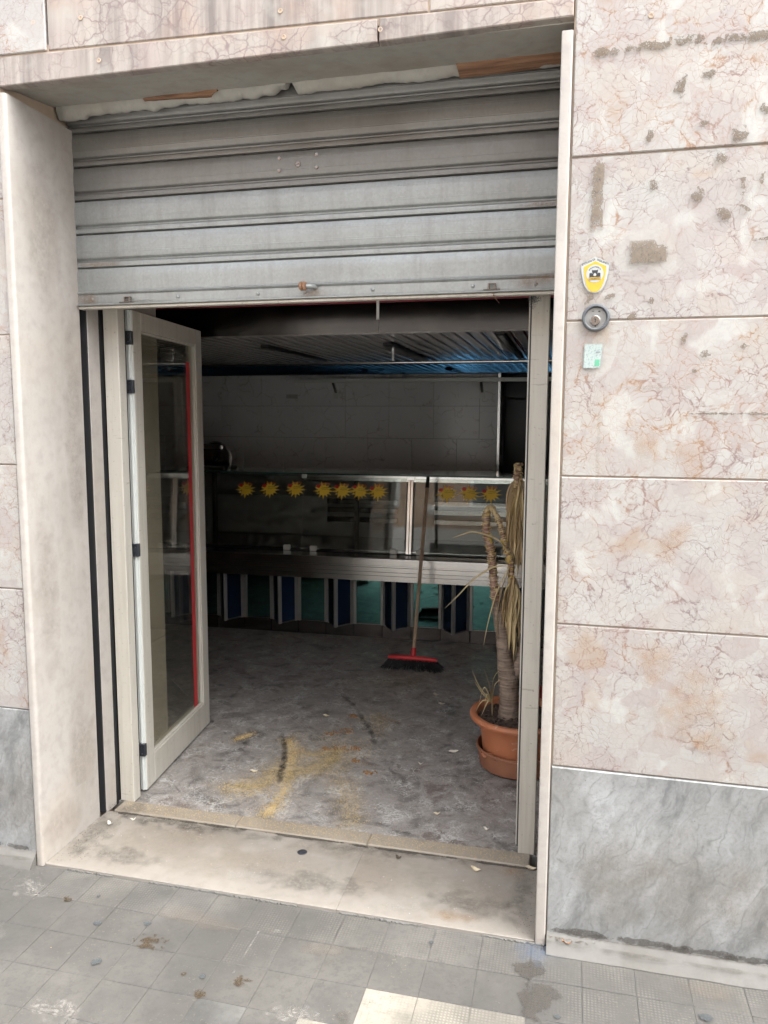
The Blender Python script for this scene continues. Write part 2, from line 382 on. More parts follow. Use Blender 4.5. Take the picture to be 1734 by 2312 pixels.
def m_floor():
    k = NM('dark_marble_floor'); v = k.n('NewGeometry').outputs['Position']; w = k.warp(v, 6, .12, 4)
    a = k.noise(w, 6, 6, .62, 1.0)
    c = k.ramp(a, [(.32, (.055, .050, .046)), (.43, (.16, .146, .135)), (.54, (.265, .244, .225)), (.64, (.13, .105, .092))])
    rn = k.n('TexWhiteNoise', {'W': k.rnd()}, noise_dimensions='1D').outputs[0]
    c = k.mix(k.math('MULTIPLY', rn, .22), c, (.24, .21, .20))
    l1 = k.ramp(k.vor(k.warp(v, 12, .16, 3), 11), [(0.0, 1.0), (.03, .3), (.06, 0.0)])
    l2 = k.ramp(k.vor(k.warp(v, 25, .09, 3), 34), [(0.0, 1.0), (.05, .3), (.1, 0.0)])
    mk = k.ramp(k.noise(v, 8, 3), [(.46, 0.0), (.62, 1.0)])
    c = k.mix(k.math('MULTIPLY', k.math('MULTIPLY', k.math('ADD', l1, l2, True), mk), .85), c, (.50, .49, .47))
    dust = k.noise(v, 18, 6, .7)
    c = k.mix(k.ramp(dust, [(.46, 0.0), (.70, .6)]), c, (.36, .335, .31))
    gt = k.noise(v, 190, 3, .7)
    c = k.mix(k.ramp(gt, [(.60, 0.0), (.66, .7)]), c, (.48, .45, .41)); c = k.mix(k.ramp(gt, [(.34, .6), (.40, 0.0)]), c, (.04, .036, .033))
    return k.bsdf(c, k.math('ADD', .30, k.math('MULTIPLY', dust, .45)), 0, k.bump(gt, .3, .001))

def m_walltile():
    k = NM('pale_wall_tile'); v = k.co(); w = k.warp(v, 9, .09, 4)
    l1 = k.ramp(k.vor(w, 6.5), [(0.0, 1.0), (.02, .3), (.05, 0.0)]); mk = k.ramp(k.noise(v, 7, 3), [(.45, 0.0), (.62, 1.0)])
    c = k.mix(k.noise(v, 5, 4), (.70, .695, .69), (.80, .795, .79))
    c = k.mix(k.math('MULTIPLY', k.math('MULTIPLY', l1, mk), .6), c, (.33, .28, .26))
    return k.bsdf(c, .16, 0, k.bump(k.noise(v, 12, 2), .03, .002))

def m_alu():
    k = NM('cream_aluminium'); v = k.n('NewGeometry').outputs['Position']
    st = k.noise(k.vmath('MULTIPLY', v, (38.0, 38.0, 1.6)), 1.0, 4, .7); n1 = k.noise(v, 5, 4); sp = k.noise(v, 70, 3, .7)
    c = k.mix(n1, (.44, .42, .38), (.53, .51, .47))
    c = k.mix(k.ramp(st, [(.50, 0.0), (.72, .42)]), c, (.27, .24, .195))
    c = k.mix(k.ramp(sp, [(.64, 0.0), (.70, .55)]), c, (.20, .175, .145))
    sc = k.ramp(k.noise(k.vmath('MULTIPLY', v, (9.0, 9.0, 60.0)), 1.0, 3, .6), [(.70, 0.0), (.74, .5)])
    c = k.mix(sc, c, (.25, .23, .20))
    return k.bsdf(k.dim(c, (.98, .965, .93)), k.math('ADD', .30, k.math('MULTIPLY', sp, .25)), 0)

MT = dict(
    pink=m_pink(), fascia=m_fascia(), grey=m_grey(), galv=m_galv(), galvd=m_galv('grimy_shaded_galvanised_steel', .6),  # galvd: grime plus soffit shade painted into the upper slats' colour
    jamb=m_stone('beige_jamb_stone', (.47, .435, .40), (.42, .345, .265), .4, .45),
    step=m_stone('cream_step_stone', (.325, .293, .255), (.235, .20, .165), .7, .5),
    strip=m_stone('yellow_strip_stone', (.335, .29, .235), (.235, .19, .14), .7, .55),
    core=plain('mortar', (.42, .33, .25), .9), concrete=m_stone('soffit_concrete', (.47, .45, .40), (.27, .21, .15), .8, .8),
    plaster=m_stone('old_plaster', (.44, .425, .385), (.30, .25, .19), .7, .9), wood=None,
    alu=m_alu(), aluw=plain('white_aluminium', (.62, .64, .62), .35, .1, .05, 20, .02),
    black=plain('black_rubber', (.018, .018, .02), .6), hinge=plain('black_hinge_metal', (.025, .028, .035), .45),
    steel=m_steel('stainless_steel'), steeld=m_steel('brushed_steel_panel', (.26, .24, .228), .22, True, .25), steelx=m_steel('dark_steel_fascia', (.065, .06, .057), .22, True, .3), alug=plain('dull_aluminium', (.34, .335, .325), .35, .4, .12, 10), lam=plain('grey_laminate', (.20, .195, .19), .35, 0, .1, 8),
    glass=m_glass('clear_glass', (.92, .95, .94), 1.0, 1.5, .03), glassd=m_glass('door_glass', (.85, .84, .78), 1.0, 1.5, .03),
    gedge=plain('green_glass_edge', (.02, .10, .08), .15), cement=m_stone('cement', (.19, .182, .168), (.11, .10, .085), .8, .9), grout=plain('grey_grout', (.10, .097, .093), .95, 0, .5, 9),
    floor=m_floor(), tile=m_walltile(), red=plain('red_plastic', (.55, .025, .03), .4), dark=plain('dark_paint', (.03, .03, .034), .5),
    wallp=plain('room_paint', (.68, .66, .63), .8), street_bounce=plain('street_bounce_stone', (.30, .29, .275), .9, 0, .3, 80, .0),  # unseen street: pale stone picked to bounce light into the shop
    pav_a=m_pave('worn_paving', ((.132, .125, .116), (.182, .172, .16), (.165, .154, .14))),
    pav_d=m_pave('dotted_paving', ((.14, .134, .127), (.185, .177, .166), (.18, .166, .147)), .9),
    pav_y=m_pave('cream_paving', ((.36, .33, .275), (.43, .395, .34), (.41, .375, .32)), .7),
    pav_s=m_pave('speckled_paving', ((.10, .10, .097), (.24, .236, .225), (.16, .156, .15))),
)
def m_wood():
    k = NM('old_wood'); v = k.vmath('MULTIPLY', k.co(), (2.0, 30.0, 30.0)); a = k.noise(v, 3, 5, .6, .6)
    c = k.ramp(a, [(.3, (.11, .055, .032)), (.5, (.23, .12, .068)), (.7, (.30, .18, .105))])
    return k.bsdf(c, .75, 0, k.bump(a, .4, .002))
MT['wood'] = m_wood()

UQ = bpy.data.meshes.new("film")
UQ.from_pydata([(-1, -1, 0), (1, -1, 0), (1, 1, 0), (-1, 1, 0)], [], [(0, 1, 2, 3)])
FILM = {}
FC = [0]
def film(name, mat, center, sx, sy, rot=0.0, parent=None, wall=False):
    """thin dirt or glue film: flat mark lying on a surface"""
    if mat.name not in FILM:
        me = UQ.copy(); me.materials.append(mat); FILM[mat.name] = me
    FC[0] += 1; lift = (FC[0] % 13)*.00011
    m = Matrix.Translation(Vector(center) + Vector((0, -lift, 0) if wall else (0, 0, lift)))
    if wall: m = m @ Matrix.Rotation(R(90), 4, 'X')
    m = m @ Matrix.Rotation(rot, 4, 'Z') @ Matrix.Diagonal((sx, sy, 1, 1))
    if parent is not None: m = WM[parent.name].inverted() @ m
    return link_mesh(name, FILM[mat.name], m, parent)

# ================================================================== GROUND
g = MB(); g.add([(-400, -400, -.16), (400, -400, -.16), (400, 400, -.16), (-400, 400, -.16)], [(0, 1, 2, 3)])
tag(g.build('unseen_street_ground', MT['street_bounce']), kind='structure')
PZ = -.010
pav = MB().box(-12, 14, -3.2, .0, -.155, PZ-.0016).build('pavement', MT['grout']); tag(pav, kind='structure')
MB().box(-12, 14, -3.36, -3.202, -.155, PZ+.002, .01).build('kerb', MT['cement'], pav)
# paving tiles: square grid, pitch measured along the shop front
P0, PT = .0925, .1543
def tile_mesh(mat, seed):
    random.seed(seed); b = MB(); h = PT/2-.0006; n = 6
    b.box(-h, h, -h, h, -.006, .0, .0006)
    return b.mesh('paving_tile', mat, None, False)[0]
tm = {kk: [tile_mesh(MT[kk], s) for s in range(2)] for kk in ('pav_a', 'pav_d', 'pav_y', 'pav_s')}
random.seed(11)
for ix in range(-8, 24):
    for iy in range(0, 8):
        x = P0 + (ix+.5)*PT; y = -.012 - (iy+.5)*.1555
        kind = 'pav_d' if (iy == 0 and -1 < ix) or (ix >= 11) or random.random() < .12 else 'pav_a'
        if 8 <= ix <= 10 and iy >= 2: kind = 'pav_y'
        if ix == 7 and iy >= 3: kind = 'pav_y'
        if ix == 5 and iy == 3: kind = 'pav_s'
        if ix == 6 and iy == 4: kind = 'pav_y'
        m = Matrix.Translation((x, y, PZ + random.uniform(-.0006, .0008))) @ Matrix.Rotation(random.uniform(-.004, .004), 4, 'X') @ Matrix.Rotation(random.uniform(-.004, .004), 4, 'Y') @ Matrix.Rotation(random.choice((0, 1, 2, 3))*R(90)+random.uniform(-.006, .006), 4, 'Z')
        link_mesh('paving_tile', tm[kind][0], WM['pavement'].inverted() @ m, pav)
# cement fillets along the foot of the wall
def fillet(x0, x1, depth):
    b = MB(); n = int((x1-x0)/.03); prof = []
    for i in range(n+1):
        x = x0 + (x1-x0)*i/n; j = mnoise.noise(Vector((x*9, 3, 0)))*.008
        prof.append([(x, .03, .045), (x, -.004, .040+j*.4), (x, -.022, .018+j*.4), (x, -depth+j, PZ+.004), (x, -depth+j, PZ-.01), (x, .03, PZ-.01)])
    vs_ = [p for r_ in prof for p in r_]; fs = []
    for i in range(n):
        for q in range(6): fs.append((i*6+q, i*6+(q+1) % 6, (i+1)*6+(q+1) % 6, (i+1)*6+q))
    fs += [tuple(range(6)), tuple(range(n*6, n*6+6))[::-1]]
    return b.add(vs_, [f[::-1] for f in fs])
fillet(-3.0, -.034, .045).build('cement_fillet', MT['cement'], pav, 50)
fillet(1.836, 5.0, .055).build('cement_fillet', MT['cement'], pav, 50)

# ================================================================== BUILDING FRONT
bld = thing('marble_shopfront', 'pink marble shop front with grey marble base around the open doorway', 'building', (0.9, 0, 0))
JW = .033
MB().box(-6, -JW, .0065, .92, -.15, 9).build('wall_core', MT['core'], bld)
MB().box(1.80+JW, 8, .0065, .92, -.15, 9).build('wall_core', MT['core'], bld)
MB().box(-JW, 1.80+JW, .40, .92, 2.17, 9).build('wall_core', MT['core'], bld)
MB().box(-JW, 1.80+JW, .032, .398, 2.86, 9).build('wall_core', MT['core'], bld)
def slab(poly, mat, name='marble_slab', y0=0.0, y1=.03, c=.003):
    """bevelled slab from a 4-corner (x,z) outline, counter-clockwise seen from the street"""
    cx = sum(p[0] for p in poly)/4; cz = sum(p[1] for p in poly)/4
    inn = [(p[0] + (c if p[0] < cx else -c), p[1] + (c if p[1] < cz else -c)) for p in poly]
    vs_ = [(p[0], y1, p[1]) for p in poly] + [(p[0], y0+c, p[1]) for p in poly] + [(p[0], y0, p[1]) for p in inn]
    fs = [(3, 2, 1, 0)] + [(i, (i+1) % 4, 4+(i+1) % 4, 4+i) for i in range(4)] + [(4+i, 4+(i+1) % 4, 8+(i+1) % 4, 8+i) for i in range(4)] + [(8, 9, 10, 11)]
    return MB().add(vs_, fs).build(name, mat, bld)
def rect(x0, x1, z0, z1): return [(x0, z0), (x1, z0), (x1, z1), (x0, z1)]
G = .0017
ZJ = [.588, 1.0386, 1.4863, 1.9357, 2.3875, 2.838, 3.29, 3.74, 4.19]
random.seed(3)
for (xs) in ((1.80+JW+.002, 2.86, 3.9, 5.1, 6.3), (-.034, -1.05, -2.1, -3.2, -4.3)):
    for i in range(len(xs)-1):
        a, b = sorted((xs[i], xs[i+1]))
        yo = random.uniform(-.002, .002)
        slab(rect(a+(G if i else 0)*(1 if a == xs[i] else 1), b-G*(1 if i or b != xs[0] else 0), .036, ZJ[0]-G*.6), MT['grey'], 'base_slab', -.004+yo)
        for j in range(len(ZJ)-1):
            if xs[0] < 0 and j == 4 and i == 0:
                slab(rect(a+G, b, ZJ[j]+G, 2.78), MT['pink'], y0=yo); continue
            slab(rect(a+G, b-G, ZJ[j]+G, ZJ[j+1]-G), MT['pink'], y0=random.uniform(-.0025, .0025))
# band over the opening (lintel strips) and slabs above it
slab([(-.032, 2.746), (1.270, 2.752), (1.270, 2.816), (-.032, 2.838)], MT['fascia'], 'lintel_slab', -.002)
slab([(1.276, 2.752), (1.831, 2.762), (1.831, 2.810), (1.276, 2.816)], MT['fascia'], 'lintel_slab', -.004)
slab([(-.034+.0, 2.843), (.158, 2.841), (.158, 3.29), (-.034, 3.29)], MT['pink'], 'marble_slab', -.004)
slab([(.165, 2.8405), (1.42, 2.8195), (1.42, 3.29), (.165, 3.29)], MT['fascia'], 'marble_slab', -.001)
slab([(1.426, 2.8190), (1.831, 2.8165), (1.831, 3.29), (1.426, 3.29)], MT['fascia'], 'marble_slab', -.002)
for z0, z1 in ((3.297, 3.737), (3.743, 4.187)): slab(rect(-.03, .9, z0, z1), MT['pink']); slab(rect(.907, 1.829, z0, z1), MT['pink'])
MB().box(-.03, 1.83, .004, .028, 2.80, 2.86).build('wall_core', MT['core'], bld)

# soffit with its broken rear plaster edge
sf = MB(); nx = 120; rows = []
for i in range(nx+1):
    x = -.03 + 1.862*i/nx
    zz = 2.752 + .006*i/nx
    def nz(yy): return .0035*mnoise.noise(Vector((x*6, yy*9, 1))) + .002*mnoise.noise(Vector((x*25, yy*25, 4)))
    rows.append([(x, .0285, zz+.03), (x, .0285, zz), (x, .10, zz+.012+nz(.1)), (x, .18, zz+.022+nz(.18)), (x, .275, zz+.030+nz(.25)), (x, .275, zz+.09)])
vs_ = [p for r_ in rows for p in r_]; fs = []
for i in range(nx):
    for q in range(5): fs.append((i*6+q, i*6+q+1, (i+1)*6+q+1, (i+1)*6+q))
sf.add(vs_, fs); sf.build('soffit', MT['concrete'], bld, 40)
pl = MB(); rows = []; nx = 260
for i in range(nx+1):
    x = -.02 + 1.815*i/nx
    e = .010*mnoise.noise(Vector((x*7, 0, 2))) + .007*mnoise.noise(Vector((x*26, 5, 2))) + .003*mnoise.noise(Vector((x*90, 5, 8)))
    notch = .05*math.exp(-((x-.89)/.016)**2) + .018*math.exp(-((x-.85)/.02)**2)
    low = 2.752 + e + notch - (.010 if x < .09 else 0) + .012*(x/1.8)
    q = .006*mnoise.noise(Vector((x*30, 9, 2)))
    rows.append([(x, .274, 2.81), (x, .277+q*.5, 2.792), (x, .284+q, (low+2.785)/2+q*.5), (x, .296+q*.5, low+.004), (x, .306, low), (x, .322, low+.006), (x, .33, 2.86)])
vs_ = [p for r_ in rows for p in r_]; fs = []
for i in range(nx):
    for q in range(6): fs.append((i*7+q, i*7+q+1, (i+1)*7+q+1, (i+1)*7+q))
pl.add(vs_, fs).build('plaster_edge', MT['plaster'], bld, 50)
MB().add([(.345, .268, 2.774), (.63, .268, 2.776), (.63, .268, 2.792), (.345, .268, 2.779), (.345, .31, 2.772), (.60, .31, 2.768), (.63, .31, 2.80), (.345, .31, 2.79), (.60, .268, 2.765)],
         [(0, 8, 1, 2, 3), (0, 4, 5, 8), (8, 5, 6, 1), (3, 2, 6, 7), (0, 3, 7, 4), (1, 6, 2)]).build('wood_wedge', MT['wood'], bld)
MB().add([(1.47, .266, 2.764), (1.80, .266, 2.770), (1.80, .266, 2.797), (1.46, .266, 2.795), (1.47, .31, 2.757), (1.80, .31, 2.765), (1.80, .31, 2.80), (1.46, .31, 2.80)],
         [(0, 1, 2, 3), (0, 4, 5, 1), (1, 5, 6, 2), (3, 2, 6, 7), (0, 3, 7, 4)]).build('wood_wedge', MT['wood'], bld)
# jamb slabs with rounded front edge
def jamb(x0, x1, y0, y1, z0, z1, name='jamb_slab', rf=.012):
    pts = [(x0, y1), (x0, y0+rf*.7)]
    for t in range(1, 6):
        a = math.pi + (math.pi/2)*t/6; pts.append((x0+rf*.7+rf*.7*math.cos(a), y0+rf*.7+rf*.7*math.sin(a)))
    pts += [(x0+rf*.7, y0), (x1-rf, y0)]
    for t in range(1, 6):
        a = -math.pi/2 + (math.pi/2)*t/6; pts.append((x1-rf+rf*math.cos(a), y0+rf+rf*math.sin(a)))
    pts += [(x1, y0+rf), (x1, y1)]
    b = MB().prism(pts, 'z', z0, z1)
    return b.build(name, MT['jamb'], bld, 35)
jamb(-JW+.001, .0, -.012, .345, -.01, 2.722)
jamb(1.80, 1.80+JW-.001, -.012, .345, -.008, 2.722, rf=.006)
# rear reveals behind the shutter slot, up to the room
for s_, x in ((-1, 0.0), (1, 1.80)):
    a, b = (x-JW+.001, x) if s_ < 0 else (x, x+JW-.001)
    MB().box(a, b, .392, .470, -.01, 2.165, .003).build('reveal_slab', MT['jamb'], bld)
    for z0, z1 in ((-.01, .62), (.623, 1.40), (1.403, 2.165)):
        MB().box(a-.004*s_*0, b, .505, .918, z0, z1, .002).build('reveal_slab', MT['jamb'], bld)
    MB().box(x-JW+.001 if s_ < 0 else x+.001, x-.001 if s_ < 0 else x+JW-.001, .471, .504, -.01, 2.165).build('reveal_gap', MT['black'], bld)
# old fixing holes
for (x, z) in ((.115, 2.93), (.29, 2.925), (.35, 2.79), (.98, 2.795), (1.28, 2.785), (2.035, 2.74), (.97, 2.87)):
    MB().lathe([(.0075, 0), (.007, .0015), (.0045, .0015), (.004, -.004)], (x, -.003, z), 14, 'y').build('fixing_plug', MT['core'], bld, 40)

# glue residue, tape ghosts on the right wall
ST = dict(glue=m_stain('brown_glue_residue', (.17, .14, .11), .8, (.50, .60), 55, 1.6, (.34, .48)), faint=m_stain('faint_glue_line', (.27, .22, .17), .26, (.4, 1.0), 12, 1.0, (.2, .8)),
          tape=m_stain('tape_residue', (.20, .165, .13), .8, (.95, 1.05), 30, 1.5, (.36, .46), .7, True), rust=m_stain('ochre_stain', (.40, .22, .09), .30, (.2, .9), 16, 1.4),
          grime=m_stain('dark_grime', (.105, .095, .08), .36, (.3, .85), 16, 1.6), gum=m_stain('old_gum', (.085, .092, .095), .75, (.7, .85), 60, .7, (.1, .4)),
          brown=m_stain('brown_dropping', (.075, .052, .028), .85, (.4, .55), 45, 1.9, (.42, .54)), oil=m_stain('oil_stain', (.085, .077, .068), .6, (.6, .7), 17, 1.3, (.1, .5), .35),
          bluep=m_stain('blue_paint_trace', (.13, .18, .26), .4, (.2, .9), 20, 1.2), chalk=m_stain('white_scuff', (.42, .395, .36), .32, (.3, .9), 26, 1.8, (.44, .60)),
          sand=m_stain('sand_film', (.42, .33, .18), .30, (.1, 1.0), 16, 1.5, (.35, .65)), tyre=m_stain('black_scuff', (.035, .034, .034), .55, (.2, 1.0), 16, 1.0), drip=m_stain('rust_bleed', (.22, .12, .06), .45, (.2, .95), 25, 1.0),
          dust=m_stain('pale_dust', (.40, .36, .31), .38, (.2, 1.0), 9, 1.5, (.36, .6)))
WY = -.0065
random.seed(21)
for i, (x, z, sx, sz) in enumerate(((2.121, 2.55, .022, .036), (2.188, 2.574, .03, .013), (2.337, 2.475, .018, .02), (2.182, 2.447, .016, .014), (2.045, 2.43, .012, .024), (2.274, 2.415, .03, .024), (2.176, 2.265, .02, .026), (2.29, 2.288, .013, .034), (2.336, 2.298, .012, .026), (2.247, 2.212, .035, .02), (2.30, 2.222, .02, .009), (2.217, 1.833, .016, .016), (2.318, 1.858, .016, .012), (2.069, 1.985, .014, .013), (2.19, 1.79, .01, .01), (2.16, 1.88, .012, .02), (2.23, 2.36, .02, .02), (1.90, 2.0, .012, .03), (1.955, 2.0, .02, .01), (2.06, 2.30, .016, .02), (2.02, 1.945, .02, .01), (2.35, 2.14, .03, .008))):
    film('glue_residue', ST['glue'], (x, WY, z), sx*1.05, sz*1.05, random.uniform(-.5, .5), bld, True)
film('tape_residue', ST['tape'], (2.055, WY, 2.12), .055, .034, .02, bld, True)
for x, sx in ((1.93, .06), (2.03, .09), (2.13, .08), (2.22, .07), (2.31, .06)):
    film('glue_residue', ST['glue'], (x, WY, 2.662+random.uniform(-.006, .006)), sx, .016, random.uniform(-.05, .05), bld, True)
film('tape_residue', ST['tape'], (1.912, WY, 2.28), .018, .105, 0, bld, True)
film('glue_line', ST['faint'], (2.085, WY, 1.744), .16, .007, 0, bld, True)
film('glue_line', ST['faint'], (1.938, WY, 1.53), .007, .23, 0, bld, True)
for x in (2.23, 2.29, 2.36): film('glue_line', ST['glue'], (x, WY, 1.671), .05, .006, random.uniform(-.03, .03), bld, True)
for x, z, s in ((2.22, .82, .13), (2.12, .95, .08), (2.30, .72, .06), (2.08, 1.58, .05), (2.20, 1.55, .06), (1.93, 1.90, .05), (2.16, 1.30, .06)):
    film('ochre_stain', ST['rust'], (x, WY, z), s, s*1.3, random.uniform(-1, 1), bld, True)

# ================================================================== DOORSTEP
stp = thing('doorstep', 'worn cream stone doorstep spanning the shop doorway', 'doorstep', (.9, .2, 0))
for a, b in ((.001, 1.1370), (1.1376, 1.799)):
    MB().box(a, b, -.006, .398, -.12, .0, .0015).build('step_slab', MT['step'], stp)
for a, b in ((.03, .5815), (.583, 1.1365), (1.138, 1.76)):
    MB().box(a, b, .400, .486, -.1, .0075, .004).build('inner_strip', MT['strip'], stp)
b = MB(); random.seed(4)          # crumbled white mortar along the front edge
x = .10
while x < 1.78:
    w_ = random.uniform(.02, .07); d_ = .008+.014*abs(mnoise.noise(Vector((x*5, 2, 2))))
    n_ = 7; pts = [(x, -.008)] + [(x+w_*q/n_, -.008-d_*random.uniform(.3, 1)) for q in range(n_+1)] + [(x+w_, -.008)]
    if mnoise.noise(Vector((x*4.3, 7, 1))) > -.18: b.prism(pts[::-1], 'z', PZ-.004, PZ+.005+random.uniform(0, .002))
    x += w_*random.uniform(.8, 1.1)
b.build('mortar_crumbs', MT['cement'], stp)['kind'] = 'stuff'
fb = MB().lathe([(.0, .001), (.010, .001), (.0105, .003), (.017, .003), (.019, .0015), (.019, -.01)], (.908, .296, 0), 24).build('floor_bolt_socket', MT['hinge'], stp, 40)
film('grime', ST['grime'], (.12, .42, .0095), .13, .06, 0, stp); film('grime', ST['grime'], (.30, .37, .0016), .28, .05, -.06, stp)
film('grime', ST['grime'], (.06, .22, .0016), .09, .22, 0, stp); film('grime', ST['grime'], (.55, .385, .0018), .14, .03, .1, stp)
film('grime', ST['grime'], (1.74, .22, .0016), .05, .2, 0, stp); film('grime', ST['faint'], (1.60, .37, .0016), .16, .05, .05, stp); film('grime', ST['faint'], (.62, .15, .0014), .3, .12, .1, stp)
film('white_scuff', ST['chalk'], (1.36, .06, .0016), .09, .035, .2, stp); film('white_scuff', ST['chalk'], (.75, .10, .0016), .16, .05, 0, stp)
film('ochre_stain', ST['rust'], (1.52, .05, .0017), .12, .04, 0, stp); film('ochre_stain', ST['rust'], (1.70, .36, .0017), .07, .04, 0, stp)

for x, y, sx, sy in ((.35, .22, .25, .12), (.8, .2, .3, .14), (1.3, .22, .3, .12), (1.6, .18, .15, .15), (.5, .3, .3, .08), (1.1, .33, .4, .06)):
    film('grime', ST['faint'], (x, y, .0011), sx, sy, 0, stp)
for x, sx in ((1.99, .15), (2.2, .2), (2.45, .2), (-.12, .12), (-.3, .15)):
    film('foot_grime', ST['faint'], (x+.05, -.0082, .25), sx, .22, 0, bld, True)
for x, sx in ((1.9, .1), (2.1, .15), (2.35, .2), (-.15, .15)):
    film('foot_grime', ST['grime'], (x, -.030, .021), sx, .016, 0, pav)
for y, z, sy, sz in ((.12, .10, .14, .10), (.25, .35, .10, .3), (.08, 1.0, .08, .4), (.28, 1.6, .07, .5), (.15, 2.3, .12, .3)):
    m_ = Matrix.Translation((.0012, y, z)) @ Matrix.Rotation(R(90), 4, 'Z') @ Matrix.Rotation(R(90), 4, 'X') @ Matrix.Diagonal((sy, sz, 1, 1))
    if ST['faint'].name not in FILM:
        me_ = UQ.copy(); me_.materials.append(ST['faint']); FILM[ST['faint'].name] = me_
    link_mesh('jamb_stain', FILM[ST['faint'].name], WM[bld.name].inverted() @ m_, bld)
for x, y, sx, sy in ((.45, .36, .45, .06), (1.2, .38, .5, .05), (.25, .1, .2, .08), (1.0, .12, .35, .08), (1.55, .12, .2, .1)):
    film('step_dirt', ST['grime'], (x, y, .0010), sx, sy, random.uniform(-.05, .05), stp)
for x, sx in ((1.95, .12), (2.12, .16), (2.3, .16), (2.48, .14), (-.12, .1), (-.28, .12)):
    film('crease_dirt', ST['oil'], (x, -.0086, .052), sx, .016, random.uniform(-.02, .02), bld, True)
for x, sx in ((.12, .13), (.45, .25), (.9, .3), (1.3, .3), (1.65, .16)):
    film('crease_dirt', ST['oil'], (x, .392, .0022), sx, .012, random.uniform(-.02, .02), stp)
# pavement marks
z1 = PZ+.0042
for nm, mt, x, y, sx, sy in (('old_gum', 'gum', .392, -.258, .016, .013), ('old_gum', 'gum', .551, -.221, .015, .011), ('old_gum', 'gum', .496, -.421, .017, .017), ('old_gum', 'gum', 1.876, -.306, .014, .010), ('old_gum', 'gum', 2.28, -.209, .022, .016), ('old_gum', 'gum', 1.479, -.087, .008, .011), ('old_gum', 'gum', .31, -.13, .008, .008), ('old_gum', 'gum', .84, -.40, .012, .010),
                             ('brown_dropping', 'brown', .608, -.30, .075, .045), ('brown_dropping', 'brown', .965, -.391, .036, .030), ('brown_dropping', 'brown', .876, -.468, .034, .022), ('brown_dropping', 'brown', .22, -.17, .035, .02), ('brown_dropping', 'brown', .78, -.405, .014, .008),
                             ('dark_hole', 'grime', 1.301, -.454, .03, .03), ('oil_stain', 'oil', 1.822, -.256, .07, .085), ('oil_stain', 'oil', 1.80, -.135, .07, .05), ('blue_trace', 'bluep', 1.804, -.06, .09, .06), ('blue_trace', 'chalk', .981, -.155, .014, .010), ('scuff', 'chalk', .14, -.55, .10, .07), ('scuff', 'chalk', .50, -.62, .10, .05), ('scuff', 'chalk', .06, -.40, .08, .06), ('scuff', 'chalk', .05, -.15, .09, .06), ('white_line', 'chalk', .925, -.25, .006, .13), ('scuff', 'chalk', 1.16, -.48, .10, .05), ('scuff', 'faint', .70, -.16, .2, .04), ('scuff', 'faint', 1.15, -.2, .08, .03), ('scuff', 'faint', 2.3, -.1, .1, .04), ('scuff', 'grime', 1.25, -.17, .05, .012)):
    film(nm, ST[mt], (x, y, z1), sx*1.1, sy*1.1, random.uniform(-.2, .2), pav)

# ================================================================== ROLLER SHUTTER
sh = thing('roller_shutter', 'half raised galvanised steel roller shutter over the shop doorway', 'shutter', (.9, .345, 2.08))
SY = .345
ZS = [2.7105, 2.5888, 2.4674, 2.3447, 2.2200, 2.082]
XA, XB = -.022, 1.822
def slat_profile(h):
    # y offset (positive = further into the wall), z from bottom
    p = [(0.010, 0.0), (.0, .003), (-.001, .010), (.0, .018), (.010, .0215), (.0135, .0255), (.012, .030), (.003, .0345)]
    n = 9
    for i in range(n+1):
        t = i/n; zz = .038 + (h-.043)*t
        bow = -.0045*math.sin(math.pi*t)
        rib = 0
        for q in (.22, .28, .76, .82):
            rib -= .0006*math.exp(-((t-q)/.022)**2)
        p.append((bow+rib+.001, zz))
        if i < n:
            for q in (.22, .28, .76, .82):
                if i/n < q < (i+1)/n:
                    for dd in (-.03, 0, .03):
                        tt = q+dd; zz2 = .038+(h-.043)*tt; p.append((-.0045*math.sin(math.pi*tt)+.001-(.0007 if dd == 0 else .0001), zz2))
    p = p[:8] + sorted(p[8:], key=lambda a: a[1])
    p += [(.002, h-.003), (.010, h-.001)]
    return p
def extr(prof, x0, x1, y, z, th=.0012):
    b = MB(); n = len(prof); pts = [(y+a, z+c) for a, c in prof]; back = [(y+a+th, z+c) for a, c in prof]
    vs_ = [(x0, *p) for p in pts] + [(x1, *p) for p in pts] + [(x0, *p) for p in back] + [(x1, *p) for p in back]
    fs = []
    for i in range(n-1):
        fs.append((i, n+i, n+i+1, i+1)); fs.append((2*n+i, 2*n+i+1, 3*n+i+1, 3*n+i))
    return b.add(vs_, fs)
H = .1222
slats = []
for i in range(5):
    zb = ZS[i]
    top = 2.7105 + H if i == 0 else ZS[i-1]
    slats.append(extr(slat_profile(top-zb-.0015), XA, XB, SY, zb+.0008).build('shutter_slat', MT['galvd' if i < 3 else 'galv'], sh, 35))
slats.append(extr(slat_profile(H), XA, XB, SY, 2.7105+H+.0008).build('shutter_slat', MT['galvd'], sh, 35))
